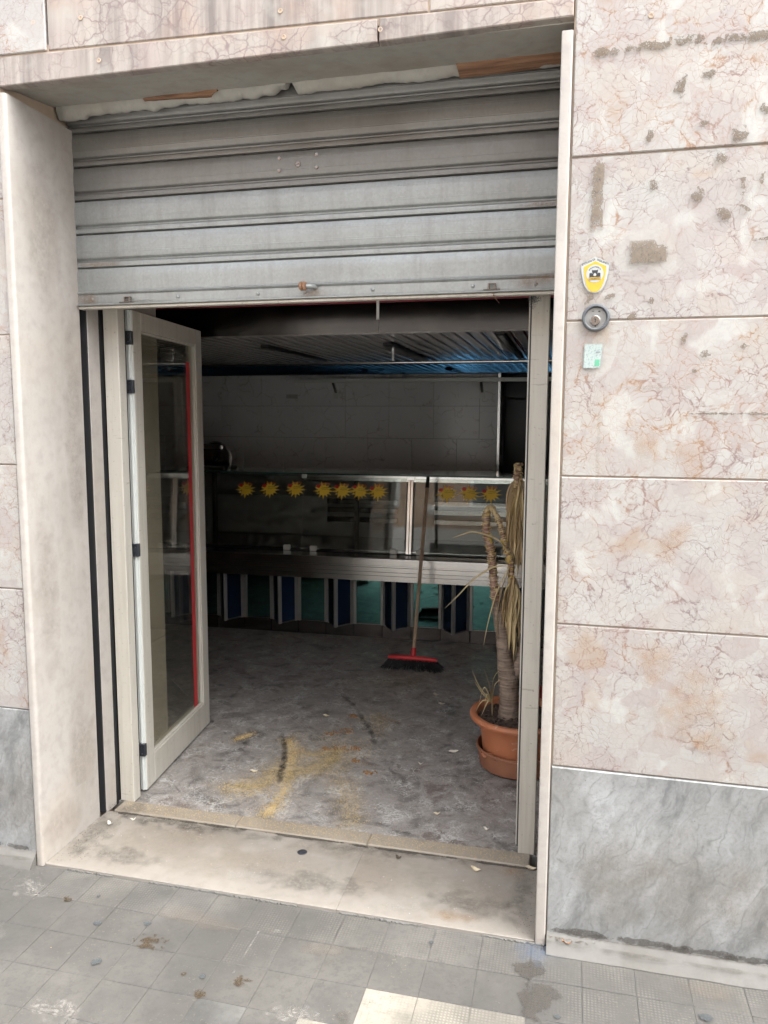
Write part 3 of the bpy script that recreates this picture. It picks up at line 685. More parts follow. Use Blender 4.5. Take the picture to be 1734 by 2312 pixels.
# bottom slat with its pressed bead and the angle bar
bp = [(.012, .0), (.0, .001), (-.001, .030), (-.001, .036), (-.006, .039), (-.0085, .043), (-.006, .047), (-.001, .050), (-.002, .075), (-.0045, .095), (-.003, .118), (.001, .132), (.008, .1365)]
bot = extr(bp, XA, XB, SY, 2.0835).build('bottom_slat', MT['galv'], sh, 40)
bar = MB().box(.005, 1.795, SY-.022, SY+.03, 2.0765, 2.0828, .002).build('angle_bar', MT['galv'], sh)
MB().box(.005, 1.795, SY-.012, SY+.02, 2.066, 2.0758, .002).build('bottom_seal', MT['alu'], sh)
for x in (.06, .42, .74, .92, 1.17, 1.52, 1.73):
    MB().lathe([(.0065, 0), (.006, .003), (.003, .0045), (0, .005)], (x, SY-.001, 2.102), 12, 'y').build('rivet', MT['galv'], sh, 60)
lk = MB().lathe([(.0105, 0), (.0105, .0025), (.0095, .0035), (0, .0035)], (.898, SY-.0035, 2.539), 24, 'y').build('lock_cylinder', MT['steeld'], sh, 40)
MB().box(.8915, .9045, SY-.0078, SY-.0068, 2.5378, 2.5402).build('keyhole', MT['black'], lk)
for x, z in ((.829, 2.564), (.967, 2.566), (.828, 2.522), (.966, 2.524)):
    MB().lathe([(.0065, 0), (.006, .0015), (0, .0018)], (x, SY-.0035, z), 16, 'y').build('rivet', MT['steeld'], sh, 40)
# round pull knob on its bracket
kb = MB().lathe([(.0, -.0125), (.012, -.0125), (.0155, -.009), (.0155, -.003), (.012, -.001), (.012, .001), (.0155, .003), (.0155, .009), (.012, .0125), (0, .0125)], (.922, SY-.030, 2.118), 24, 'x').build('pull_knob', MT['wood'], sh, 35)
MB().tube([(.920, SY-.030, 2.118), (.945, SY-.028, 2.118), (.957, SY-.014, 2.117), (.957, SY+.002, 2.116)], [.006, .008, .008, .011], 10).build('knob_bracket', MT['galv'], sh, 50)
for x in (.216, 1.586):
    lt = MB().box(x-.028, x+.028, SY-.024, SY-.002, 2.0832, 2.0865, .001); lt.box(x-.013, x-.009, SY-.016, SY-.002, 2.087, 2.104); lt.box(x+.009, x+.013, SY-.016, SY-.002, 2.087, 2.104); lt.box(x-.013, x+.013, SY-.016, SY-.002, 2.1045, 2.107)
    lt.build('latch_bracket', MT['steeld'], sh)
film('rust_bleed', ST['drip'], (1.74, SY-.0105, 2.115), .14, .03, .1, sh, True); film('rust_bleed', ST['drip'], (.05, SY-.0105, 2.10), .06, .03, 0, sh, True); film('rust_bleed', ST['drip'], (.95, SY-.0115, 2.097), .07, .02, 0, sh, True)
film('rust_bleed', ST['drip'], (.10, SY-.008, 2.23), .12, .012, 0, sh, True); film('rust_bleed', ST['drip'], (1.75, SY-.008, 2.355), .1, .012, 0, sh, True)
for xa, xb in ((-.032, .0), (1.80, 1.832)):
    gd = MB().box(xa, xb, .346, .391, -.005, 2.72)
    if xa < 0: gd = MB().box(xa, xa+.004, .346, .391, -.005, 2.74)
    else: gd = MB().box(xb-.004, xb, .346, .391, -.005, 2.74)
    gd.build('guide_channel', MT['black'], sh)
    MB().box(xa+.0045 if xa < 0 else xa+.001, -.001 if xa < 0 else xb-.0045, .3855, .3912, -.004, 2.72).build('guide_channel', MT['black'], sh)
# dust tuft caught on the left latch
random.seed(9); b = MB()
for i in range(150):
    x = .20+abs(random.gauss(0, .07)); y = SY-.012+random.gauss(0, .006); z = 2.0865+abs(random.gauss(0, .005))*math.exp(-(x-.22)*6)
    a = random.uniform(0, 6.28); l_ = random.uniform(.004, .014)
    b.leaf([(x, y, z), (x+math.cos(a)*l_*.5, y+math.sin(a)*l_*.5, z+.003), (x+math.cos(a)*l_, y+math.sin(a)*l_, z)], .0008)
for i in range(5): b.tube([(.215+i*.012, SY-.02, 2.085), (.218+i*.013, SY-.022, 2.07), (.226+i*.013, SY-.022, 2.058+i*.003)], .0006, 4)
b.build('dust_tuft', MT['plaster'], sh)['kind'] = 'stuff'
b = MB()          # grubby cobweb in the right corner
for i in range(70):
    x = 1.712+abs(random.gauss(0, .012)); z = 2.066-abs(random.gauss(0, .016)); a = random.uniform(0, 6.28)
    b.tube([(x, SY+.03, z), (x+.010*math.cos(a), SY+.034, z+.010*math.sin(a)), (x+.012*math.cos(a+.8), SY+.03, z+.014*math.sin(a+.8))], .0006, 3)
b.build('cobweb', MT['dark'], sh)['kind'] = 'stuff'
MB().leaf([(1.588, SY-.012, 2.082), (1.592, SY-.014, 2.066), (1.602, SY-.012, 2.052), (1.612, SY-.012, 2.040)], [.004, .005, .004, .002]).build('rusty_wire', MT['wood'], sh)

# ================================================================== INTERIOR ROOM
X0, X1, Y0, Y1, CZ = -2.6, 2.5, .92, 5.0, 2.18
fl = MB().box(X0, 3.2, .487, 7.2, -.10, -.0045).build('floor', MT['cement']); tag(fl, kind='structure')
def clip(poly, f):
    out = []
    for i in range(len(poly)):
        p, q = poly[i], poly[(i+1) % len(poly)]; a, b_ = f(p), f(q)
        if a >= 0: out.append(p)
        if (a >= 0) != (b_ >= 0):
            t = a/(a-b_); out.append((p[0]+(q[0]-p[0])*t, p[1]+(q[1]-p[1])*t))
    return out
S_ = .40; hs_ = S_/2-.0007; random.seed(5)
full = MB().prism([(0, -hs_*2**.5), (hs_*2**.5, 0), (0, hs_*2**.5), (-hs_*2**.5, 0)], 'z', -.004, 0).mesh('floor_tile', MT['floor'], None, False)[0]
for i in range(-6, 14):
    for j in range(-16, 16):
        s_a = 1.97 + (i-3.5)*S_*2**.5; d_a = j*S_*2**.5 - .15       # x+y , y-x
        cx, cy_ = (s_a-d_a)/2, (s_a+d_a)/2
        if not (X0-.2 < cx < X1+.2 and .25 < cy_ < 3.6): continue
        r2 = hs_*2**.5; poly = [(cx, cy_-r2), (cx+r2, cy_), (cx, cy_+r2), (cx-r2, cy_)]
        cl = clip(poly, lambda p: p[1]-.4875)
        if len(cl) < 3: continue
        if cy_-r2 < .4875:
            MB().prism(cl, 'z', -.004, 0).build('floor_tile', MT['floor'], fl)
        else:
            link_mesh('floor_tile', full, WM['floor'].inverted() @ Matrix.Translation((cx, cy_, random.uniform(-.0004, .0004))) @ Matrix.Rotation(random.choice((0, 1, 2, 3))*R(90), 4, 'Z'), fl)
for nm, bx in (('wall_left', (X0-.1, X0, .92, 5.1, -.1, 2.6)), ('wall_right', (2.5, 2.6, .92, 6.6, -.1, 2.6)), ('wall_passage', (1.05, 2.6, 6.6, 6.7, -.1, 2.6)), ('wall_passage_side', (1.05, 1.15, 5.1, 6.6, -.1, 2.6))):
    tag(MB().box(*bx).build(nm, MT['wallp']), kind='structure')
wb = MB().box(X0, 1.185, 5.012, 5.10, -.1, 2.6).build('wall_back', MT['cement']); tag(wb, kind='structure')
TW, TH = .438, .3095
for r_ in range(-4, 3):
    z0 = 1.471 + r_*TH; z1_ = min(z0+TH, 2.083)
    if z0 > 2.05 or z1_ < .95: continue
    off = .569 if r_ % 2 == 1 or r_ == 1 else .569
    off = .569 if (r_ % 2 == 1) else .358
    if r_ == 0: off = .569
    elif r_ == -1: off = .358
    for c_ in range(-8, 3):
        a, b_ = off+c_*TW, off+(c_+1)*TW
        a = max(a, X0); b_ = min(b_, 1.185)
        if b_-a < .03: continue
        MB().box(a+.0012, b_-.0012, 5.0, 5.012, z0+.0012, z1_-.0012, .0015).build('wall_tile', MT['tile'], wb)
blue = plain('blue_mirror', (.012, .045, .11), .08, .0, .02, 8, .02)
kk = NM('blue_mirror_panel'); blue = kk.bsdf(kk.mix(kk.noise(kk.co(), 3), (.05, .16, .32), (.07, .22, .40)), .06, 1.0)
MB().box(X0, 2.5, 4.985, 4.999, 2.088, 2.176, .001).build('blue_cornice_panel', blue, wb)
MB().box(1.176, 1.202, 4.975, 5.11, -.0, 2.085, .002).build('corner_strip', MT['steel'], wb)
MB().box(1.186, 2.5, 5.012, 5.10, 2.09, 2.6).build('door_head', MT['wallp'], wb)
navy = plain('navy_panel', (.012, .016, .026), .3)
pd = thing('passage_door', 'dark navy door panel in the passage behind the counter', 'door', (1.85, 6.0, 0))
MB().box(1.15, 2.5, 6.0, 6.04, 0, 2.3, .003).build('door_panel', navy, pd); MB().box(1.2, 2.4, 5.985, 5.999, 1.86, 1.885, .002).build('door_rail', MT['dark'], pd)

ce = MB().box(X0, 2.6, 1.44, 6.7, 2.196, 2.6).build('ceiling', plain('maroon_backing', (.22, .03, .04), .6)); tag(ce, kind='structure')
MB().box(X0, 2.6, .92, 1.44, 2.42, 2.6).build('front_ceiling', MT['wallp'], ce)
kk = NM('ceiling_slat_enamel'); v_ = kk.co()
slm = kk.bsdf(kk.mix(kk.noise(v_, 2, 4), (.60, .57, .56), (.70, .67, .66)), kk.math('ADD', .10, kk.math('MULTIPLY', kk.noise(v_, 3, 3), .12)), .25, Specular_IOR_Level=.8)
pf = [(-.0365, 2.195), (-.0365, 2.184), (-.034, 2.181), (-.017, 2.1795), (0, 2.179), (.017, 2.1795), (.034, 2.181), (.0365, 2.184), (.0365, 2.195)]
me, c0 = MB().prism(pf, 'y', 1.475, 4.984).mesh('ceiling_slat', slm, 50)
x = -2.55
LX = ((.568, .642, 2.95, 4.31), (1.395, 1.452, 2.38, 4.24), (-.325, -.262, 2.92, 4.29))
off = .872 - .043 - math.floor((.872-.043-X0)/.086)*.086
x = off
while x < 2.46:
    link_mesh('ceiling_slat', me, WM['ceiling'].inverted() @ Matrix.Translation((x, c0.y, c0.z)), ce); x += .086
lab = {0: 'unlit dark strip light in the slatted ceiling above the counter middle', 1: 'unlit dark strip light in the slatted ceiling at the far right', 2: 'unlit dark strip light in the slatted ceiling at the far left'}
for i, (a, b_, c_, d_) in enumerate(LX):
    t = thing('strip_light', lab[i], 'ceiling light', ((a+b_)/2, (c_+d_)/2, 2.16), group='strip lights in the slatted ceiling')
    MB().box(a, b_, c_, d_, 2.158, 2.178, .003).build('housing', MT['dark'], t)
    MB().box(a+.012, b_-.012, c_+.02, d_-.02, 2.1545, 2.1578, .001).build('diffuser', navy, t)
# steel fascia hanging from the ceiling just inside the door
fa = thing('steel_fascia', 'brushed steel fascia panel hanging across the ceiling inside the door', 'panel', (.8, 1.45, 2.08))
def bowed(x0, x1):
    b = MB(); n = 10; vs_ = []
    for i in range(n+1):
        t = i/n; z = 2.078+.34*t; y = 1.45 - .012*math.sin(math.pi*min(1, t*1.6))
        vs_ += [(x0, y, z), (x1, y, z), (x1, y+.004, z), (x0, y+.004, z)]
    fs = [(0, 3, 2, 1)]
    for i in range(n):
        for q in range(4): fs.append((i*4+q, i*4+(q+1) % 4, (i+1)*4+(q+1) % 4, (i+1)*4+q))
    return b.add(vs_, fs)
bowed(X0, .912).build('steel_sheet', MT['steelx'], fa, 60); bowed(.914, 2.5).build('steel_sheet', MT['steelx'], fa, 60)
MB().box(X0, 2.5, 1.4475, 1.456, 2.072, 2.0775).build('edge_trim', MT['steel'], fa)
MB().box(.907, .921, 1.4335, 1.4345, 2.14, 2.235).build('white_tape', plain('white_tape', (.7, .7, .68), .6), fa)
# hook rail over the counter
hr = thing('hanging_rail', 'thin steel rail hung from the ceiling above the counter', 'rail', (0, 3.05, 2.05))
MB().tube([(-2.5, 3.05, 2.052), (2.4, 3.05, 2.048)], .011, 12).build('rail_tube', MT['steel'], hr, 60)
for x in (-1.2, .62, 2.1): MB().box(x-.006, x+.006, 3.046, 3.056, 2.055, 2.18).build('hanger', MT['steel'], hr)
wr = thing('wall_rail', 'long white metal rail on brackets along the tiled back wall', 'rail', (.5, 4.9, 2.02))
MB().box(-.78, 2.2, 4.84, 4.865, 2.0, 2.036, .003).build('rail_bar', MT['aluw'], wr)
for x in (-.40, 1.03):
    bk = MB().prism([(4.866, 2.02), (4.998, 1.90), (4.998, 1.93), (4.90, 2.035), (4.866, 2.035)], 'x', x-.012, x+.012).build('bracket', MT['steel'], wr)
    MB().box(x-.026, x+.026, 4.992, 4.9995, 1.85, 1.93, .002).build('wall_plate', MT['aluw'], bk)
lb = MB().box(-.92, -.80, 4.9985, 4.9998, 1.855, 1.895).build('notice', plain('notice_paper', (.42, .42, .41), .8)); tag(lb, 'small white paper notice stuck on the tiled back wall', 'notice')

# ================================================================== COUNTER
ct = thing('display_counter', 'long glass fronted steel display counter with teal and blue panels', 'counter', (0, 3.2102, 0), math.atan(.0243))
CX0, CX1 = -2.3, 1.74
def cb(name, mat, *bx, c=.002, parent=None):
    return MB().box(*bx, c).build(name, mat, parent or ct, None, True)
random.seed(2)
for k_ in range(-11, 7):
    a = .283 + k_*.2225
    if a > CX1-.05 or a+.2225 < CX0: continue
    cb('kick_plate', MT['steeld'], max(a, CX0)+.0012, min(a+.2225, CX1)-.0012, .004, .018, .0, .098)
cb('cabinet_body', MT['dark'], CX0, CX1, .020, .80, .002, .60)
kk = NM('teal_mirror'); tv = kk.co()
teal = kk.bsdf(kk.mix(kk.noise(tv, 4, 4), (.15, .42, .39), (.20, .49, .45)), kk.math('ADD', .02, kk.math('MULTIPLY', kk.noise(tv, 7, 4), .05)), 1.0)
kk = NM('blue_glass_panel'); tv = kk.co()
bluep = kk.bsdf(kk.mix(kk.noise(tv, 5, 4), (.014, .035, .085), (.022, .06, .14)), .06, .55, Specular_IOR_Level=.7)
MOD = .4425
for k_ in range(-6, 4):
    a = .305 + k_*MOD
    if a+.19 > CX1+.06 or a < CX0: continue
    p_ = cb('teal_panel', teal, a, a+.188, .006, .018, .100, .50, c=.001)
    for xx in (a-.022, a+.1885): cb('stile', MT['alug'], xx, xx+.0215, -.004, .016, .099, .50, parent=ct)
    cb('bottom_trim', MT['steel'], a, a+.188, .0, .005, .099, .108, parent=ct)
    # folded blue prism to the right of the panel
    l_, r_, ap, hgt = a+.211, a+MOD-.023, a+.3155, -.15
    if r_ > CX1: continue
    def quad_panel(p, q, z0, z1, th, mat, name, parent):
        d = Vector((q[0]-p[0], q[1]-p[1], 0)).normalized(); n_ = Vector((d.y, -d.x, 0))*th
        pts = [(p[0], p[1]), (q[0], q[1]), (q[0]-n_.x, q[1]-n_.y), (p[0]-n_.x, p[1]-n_.y)]
        return MB().prism(pts, 'z', z0, z1).build(name, mat, parent, None, True)
    A_, B_, C_ = (l_, .0), (ap, hgt), (r_, .0)
    def lerp(p, q, t): return (p[0]+(q[0]-p[0])*t, p[1]+(q[1]-p[1])*t)
    quad_panel(lerp(A_, B_, .16), lerp(A_, B_, .84), .112, .50, .008, bluep, 'blue_panel', ct)
    quad_panel(lerp(B_, C_, .16), lerp(B_, C_, .82), .112, .50, .008, bluep, 'blue_panel', ct)
    for (p, q) in ((lerp(A_, B_, 0), lerp(A_, B_, .155)), (lerp(A_, B_, .845), B_), (B_, lerp(B_, C_, .155)), (lerp(B_, C_, .825), C_)):
        quad_panel(p, q, .100, .50, .010, MT['alug'], 'prism_frame', ct)
    MB().prism([(l_+.004, .0), (ap, hgt+.006), (r_-.004, .0)], 'z', .100, .1115).build('prism_base', MT['steel'], ct, None, True)
# ridged steel band
bp_ = [(.02, .472), (-.150, .472), (-.158, .474), (-.158, .512), (-.152, .514), (-.152, .521), (-.160, .523), (-.160, .540), (-.153, .542), (-.153, .550), (-.162, .552), (-.162, .575), (-.154, .577), (-.154, .587), (-.160, .590), (-.160, .640), (-.156, .645), (-.02, .650), (.02, .650)]
MB().prism(bp_, 'x', CX0, CX1).build('ridged_band', MT['steel'], ct, 20, True)
# glass, leaning back
def gy(z): return .0 + .085*(z-.64)/.585
def pane(a, b_, z0, z1):
    th = .007
    return MB().prism([(gy(z0), z0), (gy(z1), z1), (gy(z1)+th, z1+.001), (gy(z0)+th, z0+.001)], 'x', a, b_).build('glass_pane', MT['glass'], ct, None, True)
for a, b_ in ((-2.28, -1.50), (-1.495, -.137), (-.131, .672), (.738, 1.73)): pane(a, b_, .652, 1.212)
cb('base_gasket', MT['black'], CX0, CX1, -.012, .02, .6502, .656, c=.001)
MB().prism([(gy(.65)-.012, .652), (gy(1.20)-.012, 1.20), (gy(1.20)+.02, 1.20), (gy(.65)+.02, .652)], 'x', .686, .724).build('glass_post', MT['steel'], ct, None, True)
MB().prism([(gy(.65)-.0145, .652), (gy(1.20)-.0145, 1.20), (gy(1.20)-.0125, 1.20), (gy(.65)-.0125, .652)], 'x', .704, .708).build('post_groove', MT['black'], ct, None, True)
cb('post_cap', MT['steel'], .676, .736, .062, .12, 1.201, 1.232)
for x in (-.247, -.034, .590, .792, 1.45): cb('glass_clip', MT['aluw'], x-.026, x+.026, -.016, .014, .652, .690, c=.003)
cb('top_glass', MT['glass'], -2.28, 1.73, .075, .46, 1.2335, 1.2415, c=.001)
cb('top_glass_edge', MT['gedge'], -2.28, 1.73, .0735, .0748, 1.2335, 1.2415, c=0)
cb('top_rail', MT['steel'], -.13, 1.73, .092, .112, 1.186, 1.230)
cb('pane_bracket', MT['aluw'], -.15, -.115, .082, .10, 1.20, 1.231)
# inside of the case
cb('display_deck', MT['steel'], CX0, CX1, .03, .62, .655, .668)
cb('case_back', MT['lam'], CX0, CX1, .64, .655, .67, 1.20)
for z in (.80, .88, .95): 
    for a, b_ in ((-.10, .14), (.18, .50), (.80, 1.70)):
        cb('back_louvre', MT['steeld'], a, b_, .60, .639, z, z+.042, c=.004)
cb('case_shelf', MT['glass'], CX0+.02, CX1-.02, .30, .62, 1.04, 1.047, c=.001)
cb('serving_ledge', MT['steel'], CX0, CX1, .46, .86, 1.205, 1.228)
for x in (-2.28, -1.1, .16, 1.70): cb('inner_support', MT['steeld'], x-.015, x+.015, .56, .60, .67, 1.2)
cb('counter_end', MT['steeld'], CX1+.001, CX1+.02, -.0, .80, .0, 1.20)

# offer stickers on the glass
STY = plain('sticker_yellow', (.85, .58, .05), .5, 0, .06); STR = plain('sticker_red', (.55, .03, .02), .5, 0, .06); STK = plain('sticker_ink', (.03, .03, .03), .6)
def sticker():
    t = thing('offer_sticker', 'yellow', 'sticker')
    pts = []; n = 13
    for i in range(n*2):
        a = 2*math.pi*i/(n*2) + .1; r_ = 1.06+.12*((i*5) % 3-1) if i % 2 else .56
        pts.append((.063*r_*math.cos(a), .052*r_*math.sin(a)-.006))
    MB().prism(pts, 'y', -.0006, .0).build('starburst', STY, t, None, True)
    b = MB(); pr = []
    for i in range(16):
        a = 2*math.pi*i/16; pr.append((-.034+.012*math.cos(a)*(1 if math.cos(a) > -.5 else 1.3), .020+.012*math.sin(a)))
    b.prism(pr, 'y', -.0013, -.0007); b.build('red_spot', STR, t, None, True)
    b = MB(); hh = .016
    add_text(b, 'OFFERTA', lambda x, y, w: (-.020+x/w*.066, -.0016, .028+y*hh*.85)); b.build('lettering', plain('sticker_orange', (.75, .22, .03), .5), t, None, True)
    b = MB(); add_text(b, '\u20ac', lambda x, y, w: (-.036+x*.014, -.0014, -.024+y*.014)); b.build('euro_sign', STK, t, None, True)
    b = MB()
    for z, x0_, x1_ in ((.012, -.01, .036), (.002, -.014, .034)):
        p_ = [(x0_+(x1_-x0_)*i/14, -.0014, z+.0025*math.sin(i*2.1)+random.uniform(-.001, .001)) for i in range(15)]
        b.tube(p_, .0008, 4)
    b.build('handwriting', STK, t, None, True)
    return t
sp_ = sticker()
SX = [-1.107, -.619, -.423, -.213, .013, .16, .298, .437, .962, 1.128, 1.281]
SLAB = ['yellow OFFERTA starburst sticker seen through the open door leaf glass', 'yellow OFFERTA sticker beside the slicer, first right of the door leaf', 'yellow OFFERTA sticker, second right of the door leaf', 'yellow OFFERTA sticker just left of the dark pane joint', 'yellow OFFERTA sticker just right of the dark pane joint', 'yellow OFFERTA sticker second of the four on the middle pane', 'yellow OFFERTA sticker third of the four on the middle pane', 'yellow OFFERTA sticker nearest the steel post on its left', 'yellow OFFERTA sticker right beside the broom handle top', 'yellow OFFERTA sticker in the middle of the right pane', 'yellow OFFERTA sticker beside the hanging dead leaves at the right']
CTM = WM[ct.name]
random.seed(8)
for i, x in enumerate(SX):
    lx = x + .016; lz = 1.118+random.uniform(-.003, .003)
    if i < 2: lz -= .006
    m = CTM @ Matrix.Translation((lx, gy(lz)-.0035, lz)) @ Matrix.Rotation(-math.atan(.085/.585), 4, 'X') @ Matrix.Rotation(random.uniform(-.16, .16), 4, 'Y') @ Matrix.Scale(1.18, 4)
    if i == 0: o = sp_; o.matrix_basis = m; WM[o.name] = m
    else: o = copy_tree(sp_, None, m)
    o['label'] = SLAB[i]; o['category'] = 'sticker'; o['group'] = 'offer stickers on the counter glass'

# slicer on the ledge behind the glass
sl = thing('meat_slicer', 'steel meat slicer with round blade behind the counter by the door leaf', 'slicer', (-1.05, 3.72, 1.2))
SB = 1.206
MB().box(-1.30, -.94, 3.60, 3.86, SB, SB+.05, .012).build('base', MT['lam'], sl)
MB().lathe([(.0, .004), (.06, .004), (.125, .012), (.128, 0), (.125, -.006), (0, -.006)], (-1.04, 3.66, SB+.115), 40, 'y').build('blade', MT['steel'], sl, 30)
rg = MB(); rg.tube([(-1.04+.135*math.cos(R(a)), 3.655, SB+.115+.135*math.sin(R(a))) for a in range(-60, 200, 12)], .009, 8).build('blade_guard', MT['steel'], sl, 60)
MB().box(-1.20, -.985, 3.63, 3.74, SB+.185, SB+.235, .01).build('sharpener_cover', MT['steel'], sl)
MB().box(-1.26, -1.20, 3.62, 3.84, SB+.05, SB+.20, .008).build('motor_housing', MT['steel'], sl)
MB().tube([(-1.04, 3.64, SB+.115), (-1.04, 3.62, SB+.115)], .02, 12).build('hub', MT['dark'], sl, 40)
MB().prism([(-1.2, SB+.06), (-.96, SB+.06), (-1.0, SB+.09), (-1.2, SB+.09)], 'y', 3.575, 3.635).build('carriage', MT['steeld'], sl)

# ================================================================== DOOR
AL = MT['alu']
df = thing('door_frame', 'cream aluminium door frame posts set behind the shutter', 'door frame', (.9, .5, 0))
MB().box(.010, .0755, .484, .535, .004, 2.13, .002).build('post', AL, df)
MB().box(1.712, 1.774, .484, .535, .004, 2.13, .002).build('post', AL, df)
MB().box(1.7015, 1.711, .500, .53, .03, 2.10, .001).build('post_seal', AL, df)
MB().box(1.7065, 1.7115, .487, .499, .03, 2.10, .001).build('post_seal', MT['dark'], df)
MB().box(.010, 1.774, .486, .533, 2.131, 2.168, .002).build('head', AL, df)
HX, HY = .079, .589
lf = thing('glass_door_leaf', 'cream framed glass door leaf standing open at the left of the doorway', 'door', (HX, HY, 0), R(95.9))
# local: x along leaf (0 hinge -> .77), y: outward face at y=0 looking towards -y (street/right side), z up
LZ0, LZ1, LL, TH_ = .012, 2.096, .775, .05
def lb_(name, mat, *bx, c=.002, parent=None): return MB().box(*bx, c).build(name, mat, parent or lf, None, True)
lb_('hinge_stile', AL, .0, .078, .0, TH_, LZ0, LZ1); lb_('free_stile', AL, .695, LL, .0, TH_, LZ0, LZ1)
lb_('top_rail', AL, .0785, .6945, .0, TH_, 2.018, LZ1); lb_('bottom_rail', AL, .0785, .6945, .0, TH_, LZ0, .148)
lb_('glass_pane', MT['glassd'], .076, .697, .020, .028, .146, 2.02, c=0)
for bx in ((.0785, .0865, .004, .019, .149, 2.017), (.6865, .6945, .004, .019, .149, 2.017), (.087, .686, .004, .019, .149, .157), (.087, .686, .004, .019, 2.009, 2.017)): lb_('glazing_bead', AL, *bx, c=.001)
lb_('red_tape', plain('dark_red_tape', (.42, .022, .026), .5), .612, .655, .0185, .0197, .158, 1.93, c=0)
lb_('astragal', AL, LL+.001, LL+.032, .018, TH_+.012, LZ0+.02, LZ1-.012)
lb_('astragal_seal', MT['dark'], LL+.0005, LL+.006, .006, .0175, LZ0+.02, LZ1-.012, c=0)
# hinge-side edge profile facing the street
lb_('edge_profile', MT['aluw'], -.006, -.0005, .002, .030, LZ0, LZ1, c=.001)
lb_('edge_profile', MT['aluw'], -.012, -.0065, .012, .020, LZ0, LZ1, c=.001)
lb_('edge_channel', MT['dark'], -.004, -.0005, .0305, .044, LZ0, LZ1, c=0)
lb_('edge_profile', MT['aluw'], -.010, -.0005, .0445, .049, LZ0, LZ1, c=.001)
for z in (1.982, 1.782, 1.092, .20):
    hg = lb_('hinge', MT['hinge'], -.020, -.0005, -.002, .052, z-.028, z+.028, c=.002)
    MB().tube([(-.024, .052, z-.028), (-.024, .052, z+.028)], .008, 10).build('hinge_barrel', MT['hinge'], lf, 40, True)
    for dz in (-.016, .016): MB().lathe([(.003, 0), (.0025, .0012), (0, .0014)], (-.0205, .012, z+dz), 8, 'x').build('screw', MT['steel'], lf, None, True)

# ================================================================== WALL DEVICES
ks = thing('key_switch', 'round grey shutter key switch on the right marble wall', 'key switch', (1.919, -.004, 1.942))
MB().lathe([(.0385, -.006), (.0385, .010), (.036, .0135), (.0325, .0145), (.0305, .013), (.0295, .004), (.0295, -.004)], (1.919, -.004, 1.942), 48, 'y').build('bezel', plain('grey_plastic', (.085, .092, .10), .45), ks, 35)
dsc = MB().lathe([(.0294, -.004), (.0294, .003), (0, .003)], (1.9185, -.004, 1.941), 40, 'y').build('face_plate', plain('satin_plate', (.27, .27, .265), .4, .3), ks, 40)
cyl = MB().lathe([(.0145, .0032), (.0145, .0085), (.0125, .0098), (.0085, .0098), (.0085, .0085), (0, .0085)], (1.9175, -.004, 1.934), 28, 'y').build('lock_cylinder', MT['steeld'], ks, 30)
MB().box(1.9163, 1.9187, -.0132, -.0126, 1.9285, 1.9385).build('keyhole', MT['black'], cyl); MB().lathe([(.0022, .0088), (.0022, .0093), (0, .0093)], (1.9175, -.004, 1.9375), 10, 'y').build('keyhole', MT['black'], cyl)
for dx in (-.008, .009): MB().prism([(1.9185+dx-.003, 1.959), (1.9185+dx+.003, 1.959+.001*(1 if dx < 0 else -1)), (1.9185+dx+.003, 1.962), (1.9185+dx-.003, 1.961)], 'y', -.0078, -.0072).build('slot', MT['black'], ks)
MB().box(1.9165, 1.9205, -.0078, -.0072, 1.917, 1.920).build('led', MT['black'], ks)

shd = thing('security_sticker', 'yellow and white shield sticker above the key switch', 'sticker', (1.912, -.005, 2.062))
def P2(pts, y0, y1): return MB().prism([(1.912+x, 2.062+z) for x, z in pts], 'y', y0, y1)
def shield(w, top, side, bot, n=8):
    R_ = [(w, side)]
    for i in range(1, n+1):
        t = i/n; R_.append((w*math.cos(t*math.pi/2)**.75 if t < 1 else 0, side + (bot-side)*math.sin(t*math.pi/2)**1.15))
    L_ = [(-x, z) for x, z in R_[:-1]][::-1]
    return [(0, top)] + L_[::-1] + [R_[-1]] + R_[:-1][::-1]
WHT = plain('sticker_white', (.38, .395, .385), .5, 0, .05); YEL = plain('shield_yellow', (.50, .32, .03), .45, 0, .05)
P2(shield(.0385, .050, .031, -.050), -.0062, -.0052).build('shield_ground', WHT, shd)
P2(shield(.0305, .0375, .023, -.0475), -.0072, -.0063).build('yellow_shield', YEL, shd)
P2([(.0235*math.cos(2*math.pi*i/28), .003+.0245*math.sin(2*math.pi*i/28)) for i in range(28)], -.0079, -.0073).build('white_disc', WHT, shd)
INK = plain('black_ink', (.022, .022, .024), .5)
P2([(-.0085, .0145), (-.0065, .0125), (.0055, .0125), (.0085, .0145), (.0080, .0085), (.0065, .003), (.0105, .0055), (.0150, .004), (.0150, -.006), (-.0150, -.006), (-.0150, .004), (-.0105, .0055), (-.0065, .003), (-.0080, .0085)][::-1], -.0084, -.0080).build('panther_emblem', INK, shd)
P2([(-.0035, .002), (0, .005), (.0035, .002), (.004, -.002), (0, -.0045), (-.004, -.002)][::-1], -.0088, -.0085).build('emblem_muzzle', WHT, shd)
P2([(-.016, -.0065), (.016, -.0065), (.016, -.0145), (-.016, -.0145)][::-1], -.0084, -.0080).build('banner_border', INK, shd)
P2([(-.0152, -.0072), (.0152, -.0072), (.0152, -.0138), (-.0152, -.0138)][::-1], -.0089, -.0085).build('banner', YEL, shd)
b = MB(); add_text(b, 'TARANTO', lambda x, y, w: (1.912-.0135+x/w*.027, -.0092, 2.062-.0130+y*.0049)); b.build('lettering', INK, shd)
b = MB()
def arc(x, y, w):
    a = R(150) - (x/w)*R(120); rd = .0166+y*.0040
    return (1.912+rd*math.cos(a), -.0082, 2.062+.003+rd*math.sin(a))
add_text(b, 'PANTERA', arc); b.build('lettering', INK, shd)
b = MB()
